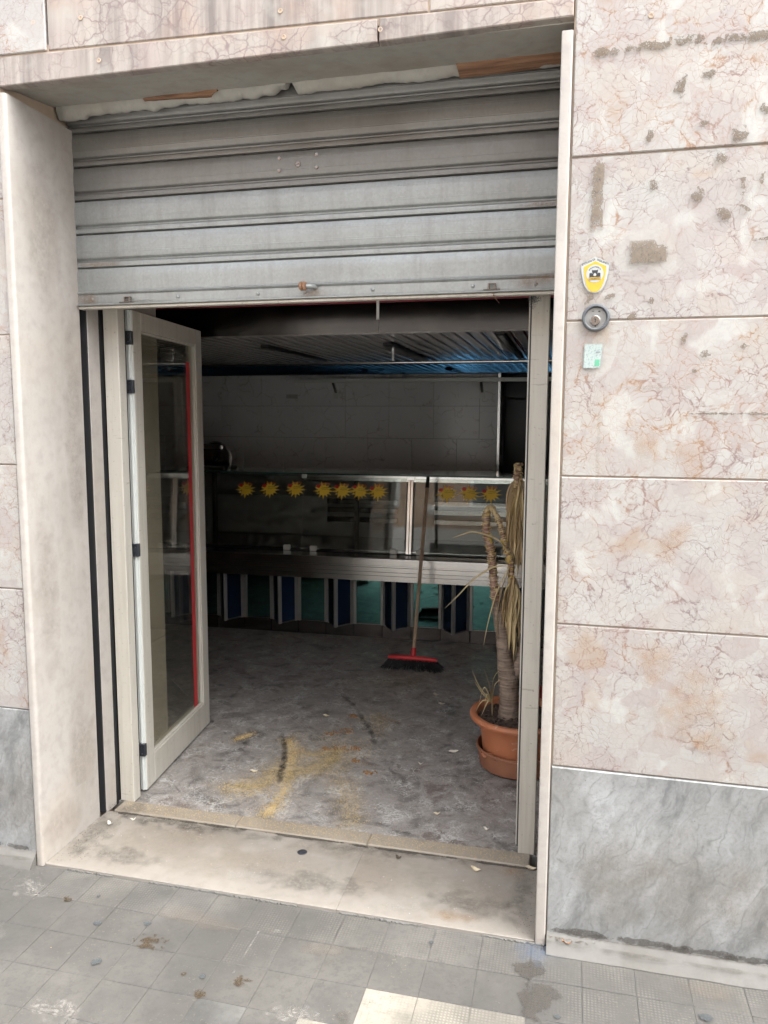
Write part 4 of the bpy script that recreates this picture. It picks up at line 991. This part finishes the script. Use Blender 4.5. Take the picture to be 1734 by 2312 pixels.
def slope(x0, z0, x1, z1_, h):
    d = Vector((x1-x0, z1_-z0)); L_ = d.length; d /= L_; n_ = Vector((-d.y, d.x))
    return lambda x, y, w: (1.912+x0+d.x*x/w*L_+n_.x*y*h, -.0066, 2.062+z0+d.y*x/w*L_+n_.y*y*h)
add_text(b, 'ISTITUTO DI', slope(-.0360, .0262, -.0005, .0408, .0056)); add_text(b, 'VIGILANZA', slope(.0035, .0400, .0365, .0258, .0056)); b.build('lettering', INK, shd)

kk = NM('weathered_label'); v_ = kk.n('TexCoord').outputs['Object']
cc = kk.mix(kk.ramp(kk.noise(v_, 160, 4, .7), [(.52, 0.0), (.60, .75)]), (.33, .39, .375), (.19, .23, .22))
lbm = kk.bsdf(cc, .6)
pl_ = thing('paper_label', 'small worn white and green label below the key switch', 'label', (1.914, -.005, 1.836))
MB().prism([(1.891, 1.868), (1.940, 1.869), (1.936, 1.803), (1.917, 1.800), (1.889, 1.801)][::-1], 'y', -.0062, -.0052).build('paper', lbm, pl_)
MB().prism([(1.921, 1.825), (1.934, 1.825), (1.933, 1.806), (1.920, 1.806)][::-1], 'y', -.0068, -.0063).build('green_square', plain('faded_green', (.10, .36, .22), .6, 0, .3, 120), pl_)
MB().prism([(1.922, 1.847), (1.934, 1.848), (1.934, 1.843), (1.922, 1.842)][::-1], 'y', -.0068, -.0063).build('dark_print', plain('faded_print', (.2, .22, .22), .6, 0, .3, 120), pl_)

# ================================================================== BROOM
bm = thing('broom', 'red headed broom with wooden handle leaning on the counter', 'broom', (.885, 2.56, 0))
kk = NM('broom_wood'); v_ = kk.vmath('MULTIPLY', kk.co(), (8.0, 8.0, 2.0))
bw = kk.bsdf(kk.ramp(kk.noise(v_, 4, 5), [(.3, (.30, .205, .14)), (.7, (.48, .35, .25))]), .5)
p0, p1 = Vector((.877, 2.585, .085)), Vector((.867, 3.085, 1.165))
MB().tube([p0, p1], .0125, 14).build('handle', bw, bm, 50)
d_ = (p1-p0).normalized()
MB().tube([p1, p1+d_*.085], [.0140, .0130], 14).build('hanging_cap', MT['black'], bm, 50)
MB().tube([p0-d_*.03, p0+d_*.05], [.019, .0165], 14).build('socket', MT['red'], bm, 50)
hd = MB(); hp = []
for i in range(13):
    t = -1+2*i/12; hp.append((.877+.165*t, 2.56-.012*t*0, .070+.004*(1-t*t)))
hd.tube(hp, [.012+.006*(1-abs(-1+2*i/12)**4) for i in range(13)], 10).build('head', MT['red'], bm, 60)
random.seed(14); b = MB()
for i in range(900):
    t = random.uniform(-1, 1); yy = random.uniform(-1, 1)
    x0_ = .877+.160*t; y0_ = 2.56+.018*yy; spr = .05*t+random.gauss(0, .008)
    e_ = (x0_+spr, y0_+.035*yy+random.gauss(0, .008)-.015, random.uniform(.001, .012))
    b.tube([(x0_, y0_, .066), ((x0_*.6+e_[0]*.4)+random.gauss(0, .002), (y0_*.6+e_[1]*.4), .040), e_], [.0011, .0012, .0008], 3, False)
b.build('bristles', plain('bristle_black', (.018, .018, .019), .6), bm)['kind'] = 'stuff'

# ================================================================== POTTED PLANT
PX, PY = 1.66, 1.27
pt = thing('potted_yucca', 'dried up yucca with hanging dead leaves in a terracotta pot and saucer', 'potted plant', (PX, PY, 0))
kk = NM('terracotta'); v_ = kk.co(); a_ = kk.noise(v_, 9, 5); 
cc = kk.mix(a_, (.36, .115, .05), (.50, .19, .09))
sc_ = kk.ramp(kk.noise(kk.vmath('MULTIPLY', kk.warp(v_, 6, .15), (1.0, 1.0, 4.0)), 14, 5, .6, 1.0), [(.60, 0.0), (.70, .7)])
cc = kk.mix(sc_, cc, (.55, .38, .28)); cc = kk.mix(kk.ramp(kk.noise(v_, 5, 4), [(.5, 0.0), (.75, .55)]), cc, (.30, .20, .14))
terra = kk.bsdf(cc, .62, 0, kk.bump(kk.noise(v_, 60), .1, .001))
MB().lathe([(.160, .022), (.166, .03), (.184, .195), (.190, .196), (.195, .224), (.218, .236), (.233, .240), (.236, .252), (.230, .264), (.218, .267), (.205, .262), (.198, .248), (.192, .20), (.0, .19)], (PX, PY, 0), 64).build('pot', terra, pt, 38)
MB().lathe([(.0, .003), (.172, .003), (.184, .012), (.196, .088), (.2015, .092), (.2015, .104), (.196, .106), (.190, .098), (.178, .020), (0, .016)], (PX, PY, 0), 64).build('saucer', MT['red'] and plain('saucer_brown', (.27, .115, .065), .6, 0, .25, 14), pt, 38)
MB().prism([(1.492, .098), (1.545, .098), (1.528, .078), (1.508, .080)][::-1], 'y', 1.135, 1.15).build('saucer_lug', terra, pt)
soilm = plain('dry_soil', (.075, .05, .037), .95, 0, .4, 60, .8)
so = MB(); n = 40; vs_ = []; fs = []
for i in range(n+1):
    for j in range(n+1):
        x = -1+2*i/n; y = -1+2*j/n; rr_ = max(abs(x), abs(y)); l_ = math.hypot(x, y) or 1; k2 = rr_/l_*.197
        X_, Y_ = x*k2, y*k2
        vs_.append((PX+X_, PY+Y_, .236+.010*mnoise.noise(Vector((X_*22, Y_*22, 0)))+.008*mnoise.noise(Vector((X_*70, Y_*70, 3)))))
for i in range(n):
    for j in range(n): k2 = i*(n+1)+j; fs.append((k2, k2+n+1, k2+n+2, k2+1))
so.add(vs_, fs).build('soil', soilm, pt, 180)
random.seed(31); b = MB()
for i in range(130):
    a = random.uniform(0, 6.28); r_ = .18*math.sqrt(random.random()); s = random.uniform(.004, .013)
    x, y = PX+r_*math.cos(a), PY+r_*math.sin(a)
    b.lathe([(0, -s*.5), (s*random.uniform(.6, 1), -s*.2), (s*random.uniform(.5, 1), s*.3), (0, s*.6)], (x, y, .242), 5)
b.build('soil_clods', soilm, pt)['kind'] = 'stuff'
kk = NM('yucca_bark'); v_ = kk.co(); rg_ = kk.noise(kk.vmath('MULTIPLY', v_, (10.0, 10.0, 90.0)), 1.0, 5, .6)
cc = kk.ramp(rg_, [(.3, (.11, .08, .06)), (.55, (.26, .20, .155)), (.75, (.38, .30, .24))])
bark = kk.bsdf(cc, .85, 0, kk.bump(kk.math('ADD', rg_, kk.noise(v_, 60, 4)), .9, .006))
def smooth_path(pts, n=5):
    out = []
    for i in range(len(pts)-1):
        p = [Vector(pts[max(i-1, 0)]), Vector(pts[i]), Vector(pts[i+1]), Vector(pts[min(i+2, len(pts)-1)])]
        for k_ in range(n):
            t = k_/n
            out.append(.5*((2*p[1])+(p[2]-p[0])*t+(2*p[0]-5*p[1]+4*p[2]-p[3])*t*t+(3*p[1]-p[0]-3*p[2]+p[3])*t**3))
    out.append(Vector(pts[-1])); return out
def lerp_list(l, n): 
    out = []
    for i in range(len(l)-1):
        for k_ in range(n): out.append(l[i]+(l[i+1]-l[i])*k_/n)
    return out+[l[-1]]
tp = [(1.612, 1.27, .225), (1.610, 1.27, .30), (1.607, 1.27, .38), (1.606, 1.27, .42), (1.594, 1.27, .47), (1.584, 1.268, .53), (1.573, 1.266, .631), (1.556, 1.264, .70), (1.540, 1.262, .80)]
tr_ = [.056, .046, .047, .052, .043, .036, .032, .028, .022]
MB().tube(smooth_path(tp, 6), [r_*(1+.05*math.sin(i*2.3)) for i, r_ in enumerate(lerp_list(tr_, 6))], 18).build('trunk', bark, pt, 60)
kk = NM('scaly_stem'); v_ = kk.co(); sc2 = kk.noise(kk.vmath('MULTIPLY', v_, (14.0, 14.0, 70.0)), 1.0, 4, .6)
stemm = kk.bsdf(kk.ramp(sc2, [(.32, (.13, .065, .05)), (.5, (.24, .14, .11)), (.68, (.42, .33, .26))]), .8, 0, kk.bump(sc2, .9, .004))
leafm = []
for nm, c1, c2 in (('straw_leaf', (.42, .31, .15), (.64, .53, .31)), ('yellow_leaf', (.42, .29, .07), (.60, .44, .14)), ('brown_leaf', (.25, .175, .09), (.42, .31, .18))):
    kk = NM(nm); v_ = kk.co(); leafm.append(kk.bsdf(kk.mix(kk.noise(kk.vmath('MULTIPLY', v_, (40.0, 40.0, 6.0)), 1.0, 4), c1, c2), .7, 0, None, Subsurface_Weight=0.0))
s1 = [(1.540, 1.262, .80), (1.530, 1.262, .85), (1.522, 1.262, .93), (1.515, 1.262, .996), (1.506, 1.262, 1.059), (1.490, 1.262, 1.107), (1.486, 1.262, 1.172), (1.487, 1.262, 1.21), (1.494, 1.262, 1.238), (1.509, 1.262, 1.243), (1.525, 1.262, 1.221), (1.544, 1.262, 1.184), (1.562, 1.262, 1.127), (1.569, 1.262, 1.095), (1.582, 1.262, 1.048), (1.599, 1.264, 1.006), (1.607, 1.266, .952), (1.606, 1.266, .903), (1.611, 1.266, .855)]
r1 = [.021, .0195, .0185, .018, .0185, .017, .016, .015, .013, .012, .0105, .010, .0105, .012, .0125, .0135, .0125, .012, .010]
sp1 = smooth_path(s1, 6); rr1 = lerp_list(r1, 6)
MB().tube(sp1, [r_*(1+.12*((i*7) % 3-1)) for i, r_ in enumerate(rr1)], 12).build('bent_stem', stemm, pt, 60)
random.seed(17); b = MB(); b2_ = MB()          # leaf scars / curled leaf bases along the stem
for i in range(3, len(sp1)-6):
    for q in range(3):
        p = sp1[i]; a = random.uniform(0, 6.28); o_ = Vector((math.cos(a), math.sin(a), 0))
        d1 = (sp1[min(i+1, len(sp1)-1)]-sp1[max(i-1, 0)]).normalized()
        o_ = (o_-d1*o_.dot(d1)).normalized(); s = random.uniform(.006, .016)
        tgt = b2_ if (20 < i < 45 and random.random() < .5) or (70 < i and random.random() < .6) else b
        tgt.leaf([p+o_*rr1[i]*.95-d1*.004, p+o_*(rr1[i]+s*.35)+d1*s*.2, p+o_*(rr1[i]+s*.7)+d1*s*.7*random.uniform(-1, 1)], [.010, .007, .001], d1.cross(o_))
    if i % 2 == 0:
        p = sp1[i]; d1 = (sp1[i+1]-sp1[i-1]).normalized(); ref = Vector((0, 1, 0)); a_ = (ref-d1*ref.dot(d1)).normalized(); c_ = d1.cross(a_)
        b.tube([p+(a_*math.cos(t*.524)+c_*math.sin(t*.524))*rr1[i]*1.08+d1*.002*math.sin(t) for t in range(13)], .0012, 4, False)
b.build('leaf_scars', leafm[0], pt)['kind'] = 'stuff'; b2_.build('yellow_leaf_bases', leafm[1], pt)['kind'] = 'stuff'
tp2 = [(1.62, 1.275, .42), (1.655, 1.285, .50), (1.69, 1.29, .63), (1.705, 1.29, .80), (1.695, 1.285, 1.0), (1.665, 1.28, 1.2), (1.640, 1.275, 1.30)]
MB().tube(smooth_path(tp2, 6), lerp_list([.036, .032, .028, .024, .021, .019, .017], 6), 14).build('second_trunk', bark, pt, 60)
s2 = [(1.640, 1.275, 1.30), (1.627, 1.272, 1.34), (1.621, 1.27, 1.385), (1.625, 1.27, 1.42), (1.627, 1.268, 1.455)]
sp2 = smooth_path(s2, 6)
MB().tube(sp2, lerp_list([.018, .016, .014, .014, .010], 6), 10).build('second_stem', stemm, pt, 60)
b = MB()
for i in range(1, len(sp2)):
    for q in range(4):
        a = random.uniform(0, 6.28); o_ = Vector((math.cos(a), math.sin(a), 0)); p = sp2[i]; s = random.uniform(.008, .02)
        b.leaf([p+o_*.012, p+o_*(.014+s*.4)+Vector((0, 0, -.3*s)), p+o_*(.014+s*.6)+Vector((0, 0, random.uniform(-1, .4)*s))], [.008, .007, .001], (-o_.y, o_.x, 0))
b.build('leaf_scars', leafm[0], pt)['kind'] = 'stuff'
def hang(org, n, ln, spread, mats, wmin=.006, wmax=.013, up=.02, xr=(1.50, 1.80)):
    for i in range(n):
        a = random.uniform(0, 6.28); o_ = Vector((math.cos(a), math.sin(a)*.7, 0)); L_ = ln*random.uniform(.45, 1.0)
        p = Vector(org)+Vector((0, 0, random.uniform(-.06, .04))); pts = []
        sp = spread*random.uniform(.3, 1); m_ = 8; tw = random.uniform(-.012, .012)
        for q in range(m_+1):
            t = q/m_
            pts.append(p + o_*(sp*(math.sin(t*2.2)*.9+.1*t)) + Vector((tw*math.sin(t*5+i), tw*math.cos(t*4+i), up*math.sin(t*3.1)*(1-t) - L_*t**1.25)))
        MB().leaf(pts, random.uniform(wmin, wmax), (-o_.y+random.uniform(-.6, .6), o_.x+random.uniform(-.6, .6), random.uniform(-.2, .2)), random.uniform(.15, .5)).build('dead_leaf', random.choice(mats), pt, 70)
random.seed(23)
hang((1.611, 1.266, .90), 46, .40, .058, [leafm[0], leafm[0], leafm[2], leafm[0]])
hang((1.628, 1.27, 1.36), 54, .42, .058, [leafm[0], leafm[2], leafm[2], leafm[0]], .005, .012, .03)
hang((1.632, 1.27, 1.22), 24, .26, .045, [leafm[0], leafm[2]], .005, .012, .02)
def single(pts, w, mi): MB().leaf(smooth_path([(p[0], p[1], p[2]) for p in pts], 5), w, (0, 1, .35), .3).build('dead_leaf', leafm[mi], pt, 70)
single([(1.585, 1.25, .976), (1.535, 1.24, .972), (1.505, 1.235, .959), (1.435, 1.225, .909), (1.365, 1.215, .83), (1.301, 1.205, .762)], .0085, 0)
single([(1.610, 1.25, 1.02), (1.56, 1.24, 1.085), (1.512, 1.235, 1.114), (1.431, 1.225, 1.134), (1.38, 1.22, 1.12), (1.332, 1.215, 1.101)], .0075, 0)
single([(1.594, 1.25, .966), (1.549, 1.235, .866), (1.52, 1.23, .766), (1.50, 1.225, .67), (1.487, 1.22, .586)], .0085, 0)
single([(1.60, 1.25, .97), (1.562, 1.24, .85), (1.548, 1.235, .74), (1.553, 1.235, .62)], .009, 2)
for tip, mid in (((1.435, 1.24, .459), (1.475, 1.235, .38)), ((1.488, 1.26, .47), (1.515, 1.25, .40)), ((1.565, 1.25, .472), (1.535, 1.245, .42)), ((1.444, 1.22, .422), (1.49, 1.225, .355)), ((1.57, 1.23, .43), (1.545, 1.23, .40)), ((1.50, 1.20, .30), (1.51, 1.21, .36)), ((1.54, 1.18, .26), (1.535, 1.2, .34)), ((1.49, 1.17, .265), (1.515, 1.19, .33)), ((1.47, 1.24, .30), (1.495, 1.235, .385)), ((1.46, 1.20, .275), (1.49, 1.2, .33))):
    single([(1.533, 1.245, .245), (1.531, 1.243, .31), mid, tip], .0055, random.choice((0, 0, 2)))
# red container behind the pot
rc = thing('red_container', 'red plastic container standing behind the terracotta pot', 'container', (1.70, 1.66, 0))
MB().lathe([(.0, 0), (.058, 0), (.060, .006), (.060, .235), (.052, .262), (.028, .285), (.024, .31)], (1.70, 1.66, .0005), 28).build('body', MT['red'], rc, 40)
MB().lathe([(.026, .300), (.026, .335), (.0, .337)], (1.70, 1.66, .001), 20).build('cap', MT['black'], rc, 40)
MB().lathe([(.0608, .05), (.0608, .115)], (1.70, 1.66, 0), 28).build('white_print', WHT, rc, 40)

# ================================================================== DEBRIS
def bez(pts, t):
    n = len(pts)-1; u = t*n; i = min(int(u), n-1); f_ = u-i
    return (pts[i][0]+(pts[i+1][0]-pts[i][0])*f_, pts[i][1]+(pts[i+1][1]-pts[i][1])*f_)
sandm = plain('sawdust', (.52, .375, .165), .95, 0, .3, 300, .0)
random.seed(41); b = MB()
STRK = [([(.479, 1.295), (.560, 1.13), (.599, 1.006), (.658, .79), (.677, .609), (.658, .509)], 4600, .030), ([(.472, 1.265), (.579, 1.154), (.669, 1.125), (.738, 1.195), (.80, 1.22)], 1300, .024), ([(.60, .90), (.704, .96), (.755, 1.07), (.785, 1.154)], 2600, .05),
        ([(.536, .966), (.565, .81), (.494, .727), (.399, .725)], 2400, .045), ([(.817, 1.013), (.93, .815), (.992, .668), (1.041, .532)], 1500, .05), ([(.782, 1.616), (.884, 1.708), (.919, 1.465)], 900, .06), ([(.556, 2.229), (.808, 2.251), (.992, 2.472)], 900, .10), ([(.215, 1.2), (.274, 1.302)], 700, .018), ([(.60, 1.35), (.80, 1.30), (.95, 1.15)], 1200, .09), ([(.45, .80), (.60, .70)], 600, .08)]
def grain(b, x, y, s, z=.0006):
    a = random.uniform(0, 2.1)
    vs_ = [(x+s*math.cos(a+q*2.094), y+s*math.sin(a+q*2.094), z) for q in range(3)] + [(x, y, z+s*.9)]
    b.add(vs_, [(0, 1, 3), (1, 2, 3), (2, 0, 3)])
for pts, n, sg in STRK:
    for i in range(n):
        x, y = bez(pts, random.random()); grain(b, x+random.gauss(0, sg*.75)*random.choice((.5, 1, 1.8)), y+random.gauss(0, sg)*random.choice((.5, 1, 1.8)), random.uniform(.0008, .0024))
for i in range(2600): grain(b, random.uniform(.05, 1.74), random.uniform(.402, .482), random.uniform(.0008, .0018), .0078)
for i in range(1500): grain(b, random.gauss(.7, .35), random.gauss(1.1, .4), random.uniform(.0008, .002))
o = b.build('sawdust', sandm); tag(o, 'yellow sawdust smeared over the dark shop floor', 'sawdust', None, 'stuff')
for pts, w in ((STRK[0][0], .05), (STRK[2][0], .09), (STRK[3][0], .08), (STRK[4][0], .07), (STRK[1][0], .05)):
    for q in range(5):
        x, y = bez(pts, q/4); film('sand_film', ST['sand'], (x, y, .0012+.0001*q), w*1.2, w*1.5, q*1.3, fl)
film('sand_film', ST['sand'], (.90, 1.62, .0012), .13, .16, 0, fl); film('sand_film', ST['sand'], (.86, 2.3, .0012), .26, .14, 0, fl); film('sand_film', ST['sand'], (.25, 1.25, .0012), .05, .09, -.5, fl)
for pts in ([(.557, 1.984), (.70, 1.79), (.793, 1.619), (.87, 1.48), (.924, 1.351)], [(.425, 1.34), (.50, 1.18), (.551, 1.044), (.58, .93), (.601, .842)]):
    for q in range(4):
        p, p2 = pts[q], pts[q+1]; film('scuff_mark', ST['tyre'], ((p[0]+p2[0])/2, (p[1]+p2[1])/2, .0019+.0001*q), .15, .022, math.atan2(p2[1]-p[1], p2[0]-p[0]), fl)
for x, y, sx, sy, rt in ((.55, .80, .08, .05, .3), (1.0, .95, .12, .012, -.8), (.60, 1.40, .10, .012, -.8), (.35, 1.62, .12, .014, -.8), (0, 1.98, .16, .012, -.8), (1.25, .72, .10, .06, .3), (1.30, 1.30, .12, .06, .1), (.48, 1.75, .10, .05, .5), (1.05, 1.55, .1, .05, .2), (.30, .75, .09, .05, 0), (.85, .62, .1, .05, .4), (1.5, .6, .1, .05, 0)):
    film('white_scuff', ST['chalk'], (x, y, .0008), sx, sy, rt, fl)
random.seed(43); b = MB()
for i in range(1300):
    x, y = random.uniform(-.1, 1.7), random.uniform(.5, 2.6); s = random.uniform(.0012, .0035)
    a = random.uniform(0, 6.28); b.prism([(x+s*math.cos(a+q*1.57)*random.uniform(.5, 1), y+s*math.sin(a+q*1.57)*random.uniform(.5, 1)) for q in range(4)], 'z', .0004, .0014)
for i in range(60):
    x, y = random.uniform(.02, 1.78), random.uniform(.02, .39); s = random.uniform(.001, .0028)
    a = random.uniform(0, 6.28); b.prism([(x+s*math.cos(a+q*1.57)*random.uniform(.5, 1), y+s*math.sin(a+q*1.57)*random.uniform(.5, 1)) for q in range(4)], 'z', .0004, .0014)
o = b.build('paint_chips', WHT); tag(o, 'tiny white paint chips strewn over the shop floor', 'debris', None, 'stuff')
clm = plain('damp_sawdust', (.24, .125, .05), .9, 0, .4, 120, .6)
CL = [(.672, 1.403, .020, 'large rust brown sawdust clump at the back of the floor heap'), (.742, 1.451, .024, 'wide brown sawdust clump behind the yellow sawdust smear'), (.773, 1.23, .026, 'thick brown sawdust clump in the middle of the yellow smear'), (.848, 1.249, .018, 'brown sawdust clump right of the thick middle clump'), (.99, 1.009, .018, 'lone brown sawdust clump right of the yellow smear'), (.723, 1.667, .014, 'brown sawdust clump by the black scuff mark'), (.709, 1.214, .012, 'small brown sawdust clump left of the thick middle clump'), (.891, 1.117, .013, 'pale brown sawdust clump below the others')]
for k_, (x, y, s, l_) in enumerate(CL):
    random.seed(60+k_); b = MB()
    for i in range(22):
        r_ = s*random.random()**.6*1.5; a = random.uniform(0, 6.28); h = random.uniform(.003, .009)
        w_ = random.uniform(.003, .007)
        b.lathe([(w_*random.uniform(.7, 1), 0), (w_*random.uniform(.5, 1), h*.6), (0, h)], (x+r_*math.cos(a)*1.3, y+r_*math.sin(a), .0005), 6)
    o = b.build('sawdust_clump', clm, None, 60); tag(o, l_, 'sawdust', 'brown sawdust clumps on the floor')
scr = plain('dry_leaf_scrap', (.50, .43, .31), .8, 0, .25, 60); scw = plain('paper_scrap', (.60, .56, .49), .8)
PAPER = [(.577, 1.623, .022, 0, 'dry_leaf', 'pale dry leaf scrap behind the yellow sawdust'), (1.113, 2.107, .022, 0, 'dry_leaf', 'curled dry leaf on the floor farthest back, near the broom'), (1.174, 1.962, .020, 0, 'dry_leaf', 'dry leaf on the floor just below the farthest one'), (1.338, 1.331, .026, 1, 'paper_scrap', 'white curved paper scrap left of the terracotta pot'), (1.361, .704, .014, 0, 'dry_leaf', 'small tan leaf on the floor in front of the pot'), (.458, .886, .018, 0, 'dry_leaf', 'pale leaf scrap at the left end of the sawdust'), (1.203, 1.154, .011, 1, 'paper_scrap', 'small white scrap between the sawdust and the pot'), (1.569, .335, .020, 0, 'dry_leaf', 'dry leaf on the doorstep at the right'), (1.276, .345, .012, 2, 'dry_leaf', 'small dark leaf at the middle of the doorstep'), (1.767, .393, .020, 0, 'dry_leaf', 'tan leaf in the right corner of the doorstep'), (1.576, .631, .013, 1, 'paper_scrap', 'white scrap by the right door post'), (1.90, -.018, .016, 3, 'dry_leaf', 'orange dry leaf in the dirt beside the right jamb'), (.075, .30, .015, 1, 'paper_scrap', 'white scrap in the left corner of the doorstep'), (.15, .35, .010, 1, 'paper_scrap', 'tiny white scrap near the left end of the inner strip')]
lm = [scr, scw, plain('dark_leaf', (.07, .05, .035), .8), plain('orange_leaf', (.45, .19, .06), .8)]
for k_, (x, y, s, mi, nm, l_) in enumerate(PAPER):
    random.seed(90+k_); a = random.uniform(-.6, .6); zb = .0015 if y > .49 else (.002 if y > 0 else PZ+.03)
    if y > .40 and y < .486: zb = .009
    pts = []
    for q in range(6):
        t = -1+2*q/5; pts.append((x+s*t*math.cos(a), y+s*t*math.sin(a)+.004*math.sin(q*1.7), zb+.002+.010*(t*t)*random.uniform(.2, 1)))
    b = MB().leaf(pts, [s*w_ for w_ in (.12, .36, .48, .44, .30, .06)], (-math.sin(a), math.cos(a), .15), .35)
    n0 = len(b.v); b.v += [(p[0], p[1], p[2]-.0006) for p in b.v[:n0]]; b.f += [tuple(i+n0 for i in f)[::-1] for f in b.f[:]]
    o = b.build(nm, lm[mi], None, 60); tag(o, l_, 'leaf' if nm == 'dry_leaf' else 'paper scrap', 'litter on the floor and doorstep')
random.seed(71); b = MB()
for i in range(700):
    x = 1.838+abs(random.gauss(0, .075)); y = -.004-abs(random.gauss(0, .012))-.004; grain(b, x, y, random.uniform(.001, .0035), .022-(-y)*.55)
for i in range(900):
    x = random.uniform(1.9, 2.6); y = -.002-abs(random.gauss(0, .004)); grain(b, x, y, random.uniform(.0008, .002), .038)
for i in range(40):
    x = 1.84+abs(random.gauss(0, .06)); y = -.012+random.gauss(0, .006); a = random.uniform(0, 6.28); l_ = random.uniform(.006, .02)
    b.tube([(x, y, .026), (x+l_*math.cos(a), y+l_*.4*math.sin(a), .03)], .0008, 4)
for i in range(500):
    x = random.choice((random.uniform(0, .12), random.uniform(1.72, 1.8))); y = random.uniform(.02, .48); grain(b, x, y, random.uniform(.0008, .0025), .001 if y < .4 else .008)
o = b.build('dirt', plain('grey_dirt', (.13, .11, .09), .95, 0, .4, 200)); tag(o, 'grey dirt and twigs gathered at the foot of the right jamb', 'dirt', None, 'stuff')

# ================================================================== ACROSS THE STREET (seen only mirrored in glass and steel)
ob = thing('opposite_building', 'cream and orange apartment house across the street mirrored in the glass', 'building', (0, -11, 0))
OW = plain('ochre_render', (.58, .40, .28), .85); OC = plain('cream_render', (.77, .76, .73), .85); OG = plain('dark_window', (.05, .055, .06), .1)
MB().box(-14, 14, -19, -10.5, -.15, 2.9).build('wall', OC, ob); MB().box(-14, 14, -19, -10.5, 2.905, 6.6).build('wall', OW, ob)
for f_ in range(2):
    for i in range(-4, 5):
        z = 3.4+f_*2.1; x = i*2.9+.6
        w_ = MB().box(x-.55, x+.55, -10.498, -10.42, z, z+1.7, .01).build('window', OC, ob)
        MB().box(x-.45, x+.45, -10.418, -10.40, z+.1, z+1.6).build('pane', OG, w_)
    for x in (-6.6, .6, 6.4): MB().box(x-1.6, x+1.6, -10.49, -9.6, 3.2+f_*2.1, 3.33+f_*2.1, .01).build('balcony', OC, ob)
for i in range(-4, 5): MB().box(i*2.9-.9, i*2.9+.9, -10.498, -10.44, .1, 2.5, .01).build('shopfront', OG if i % 3 == 0 else OC, ob)
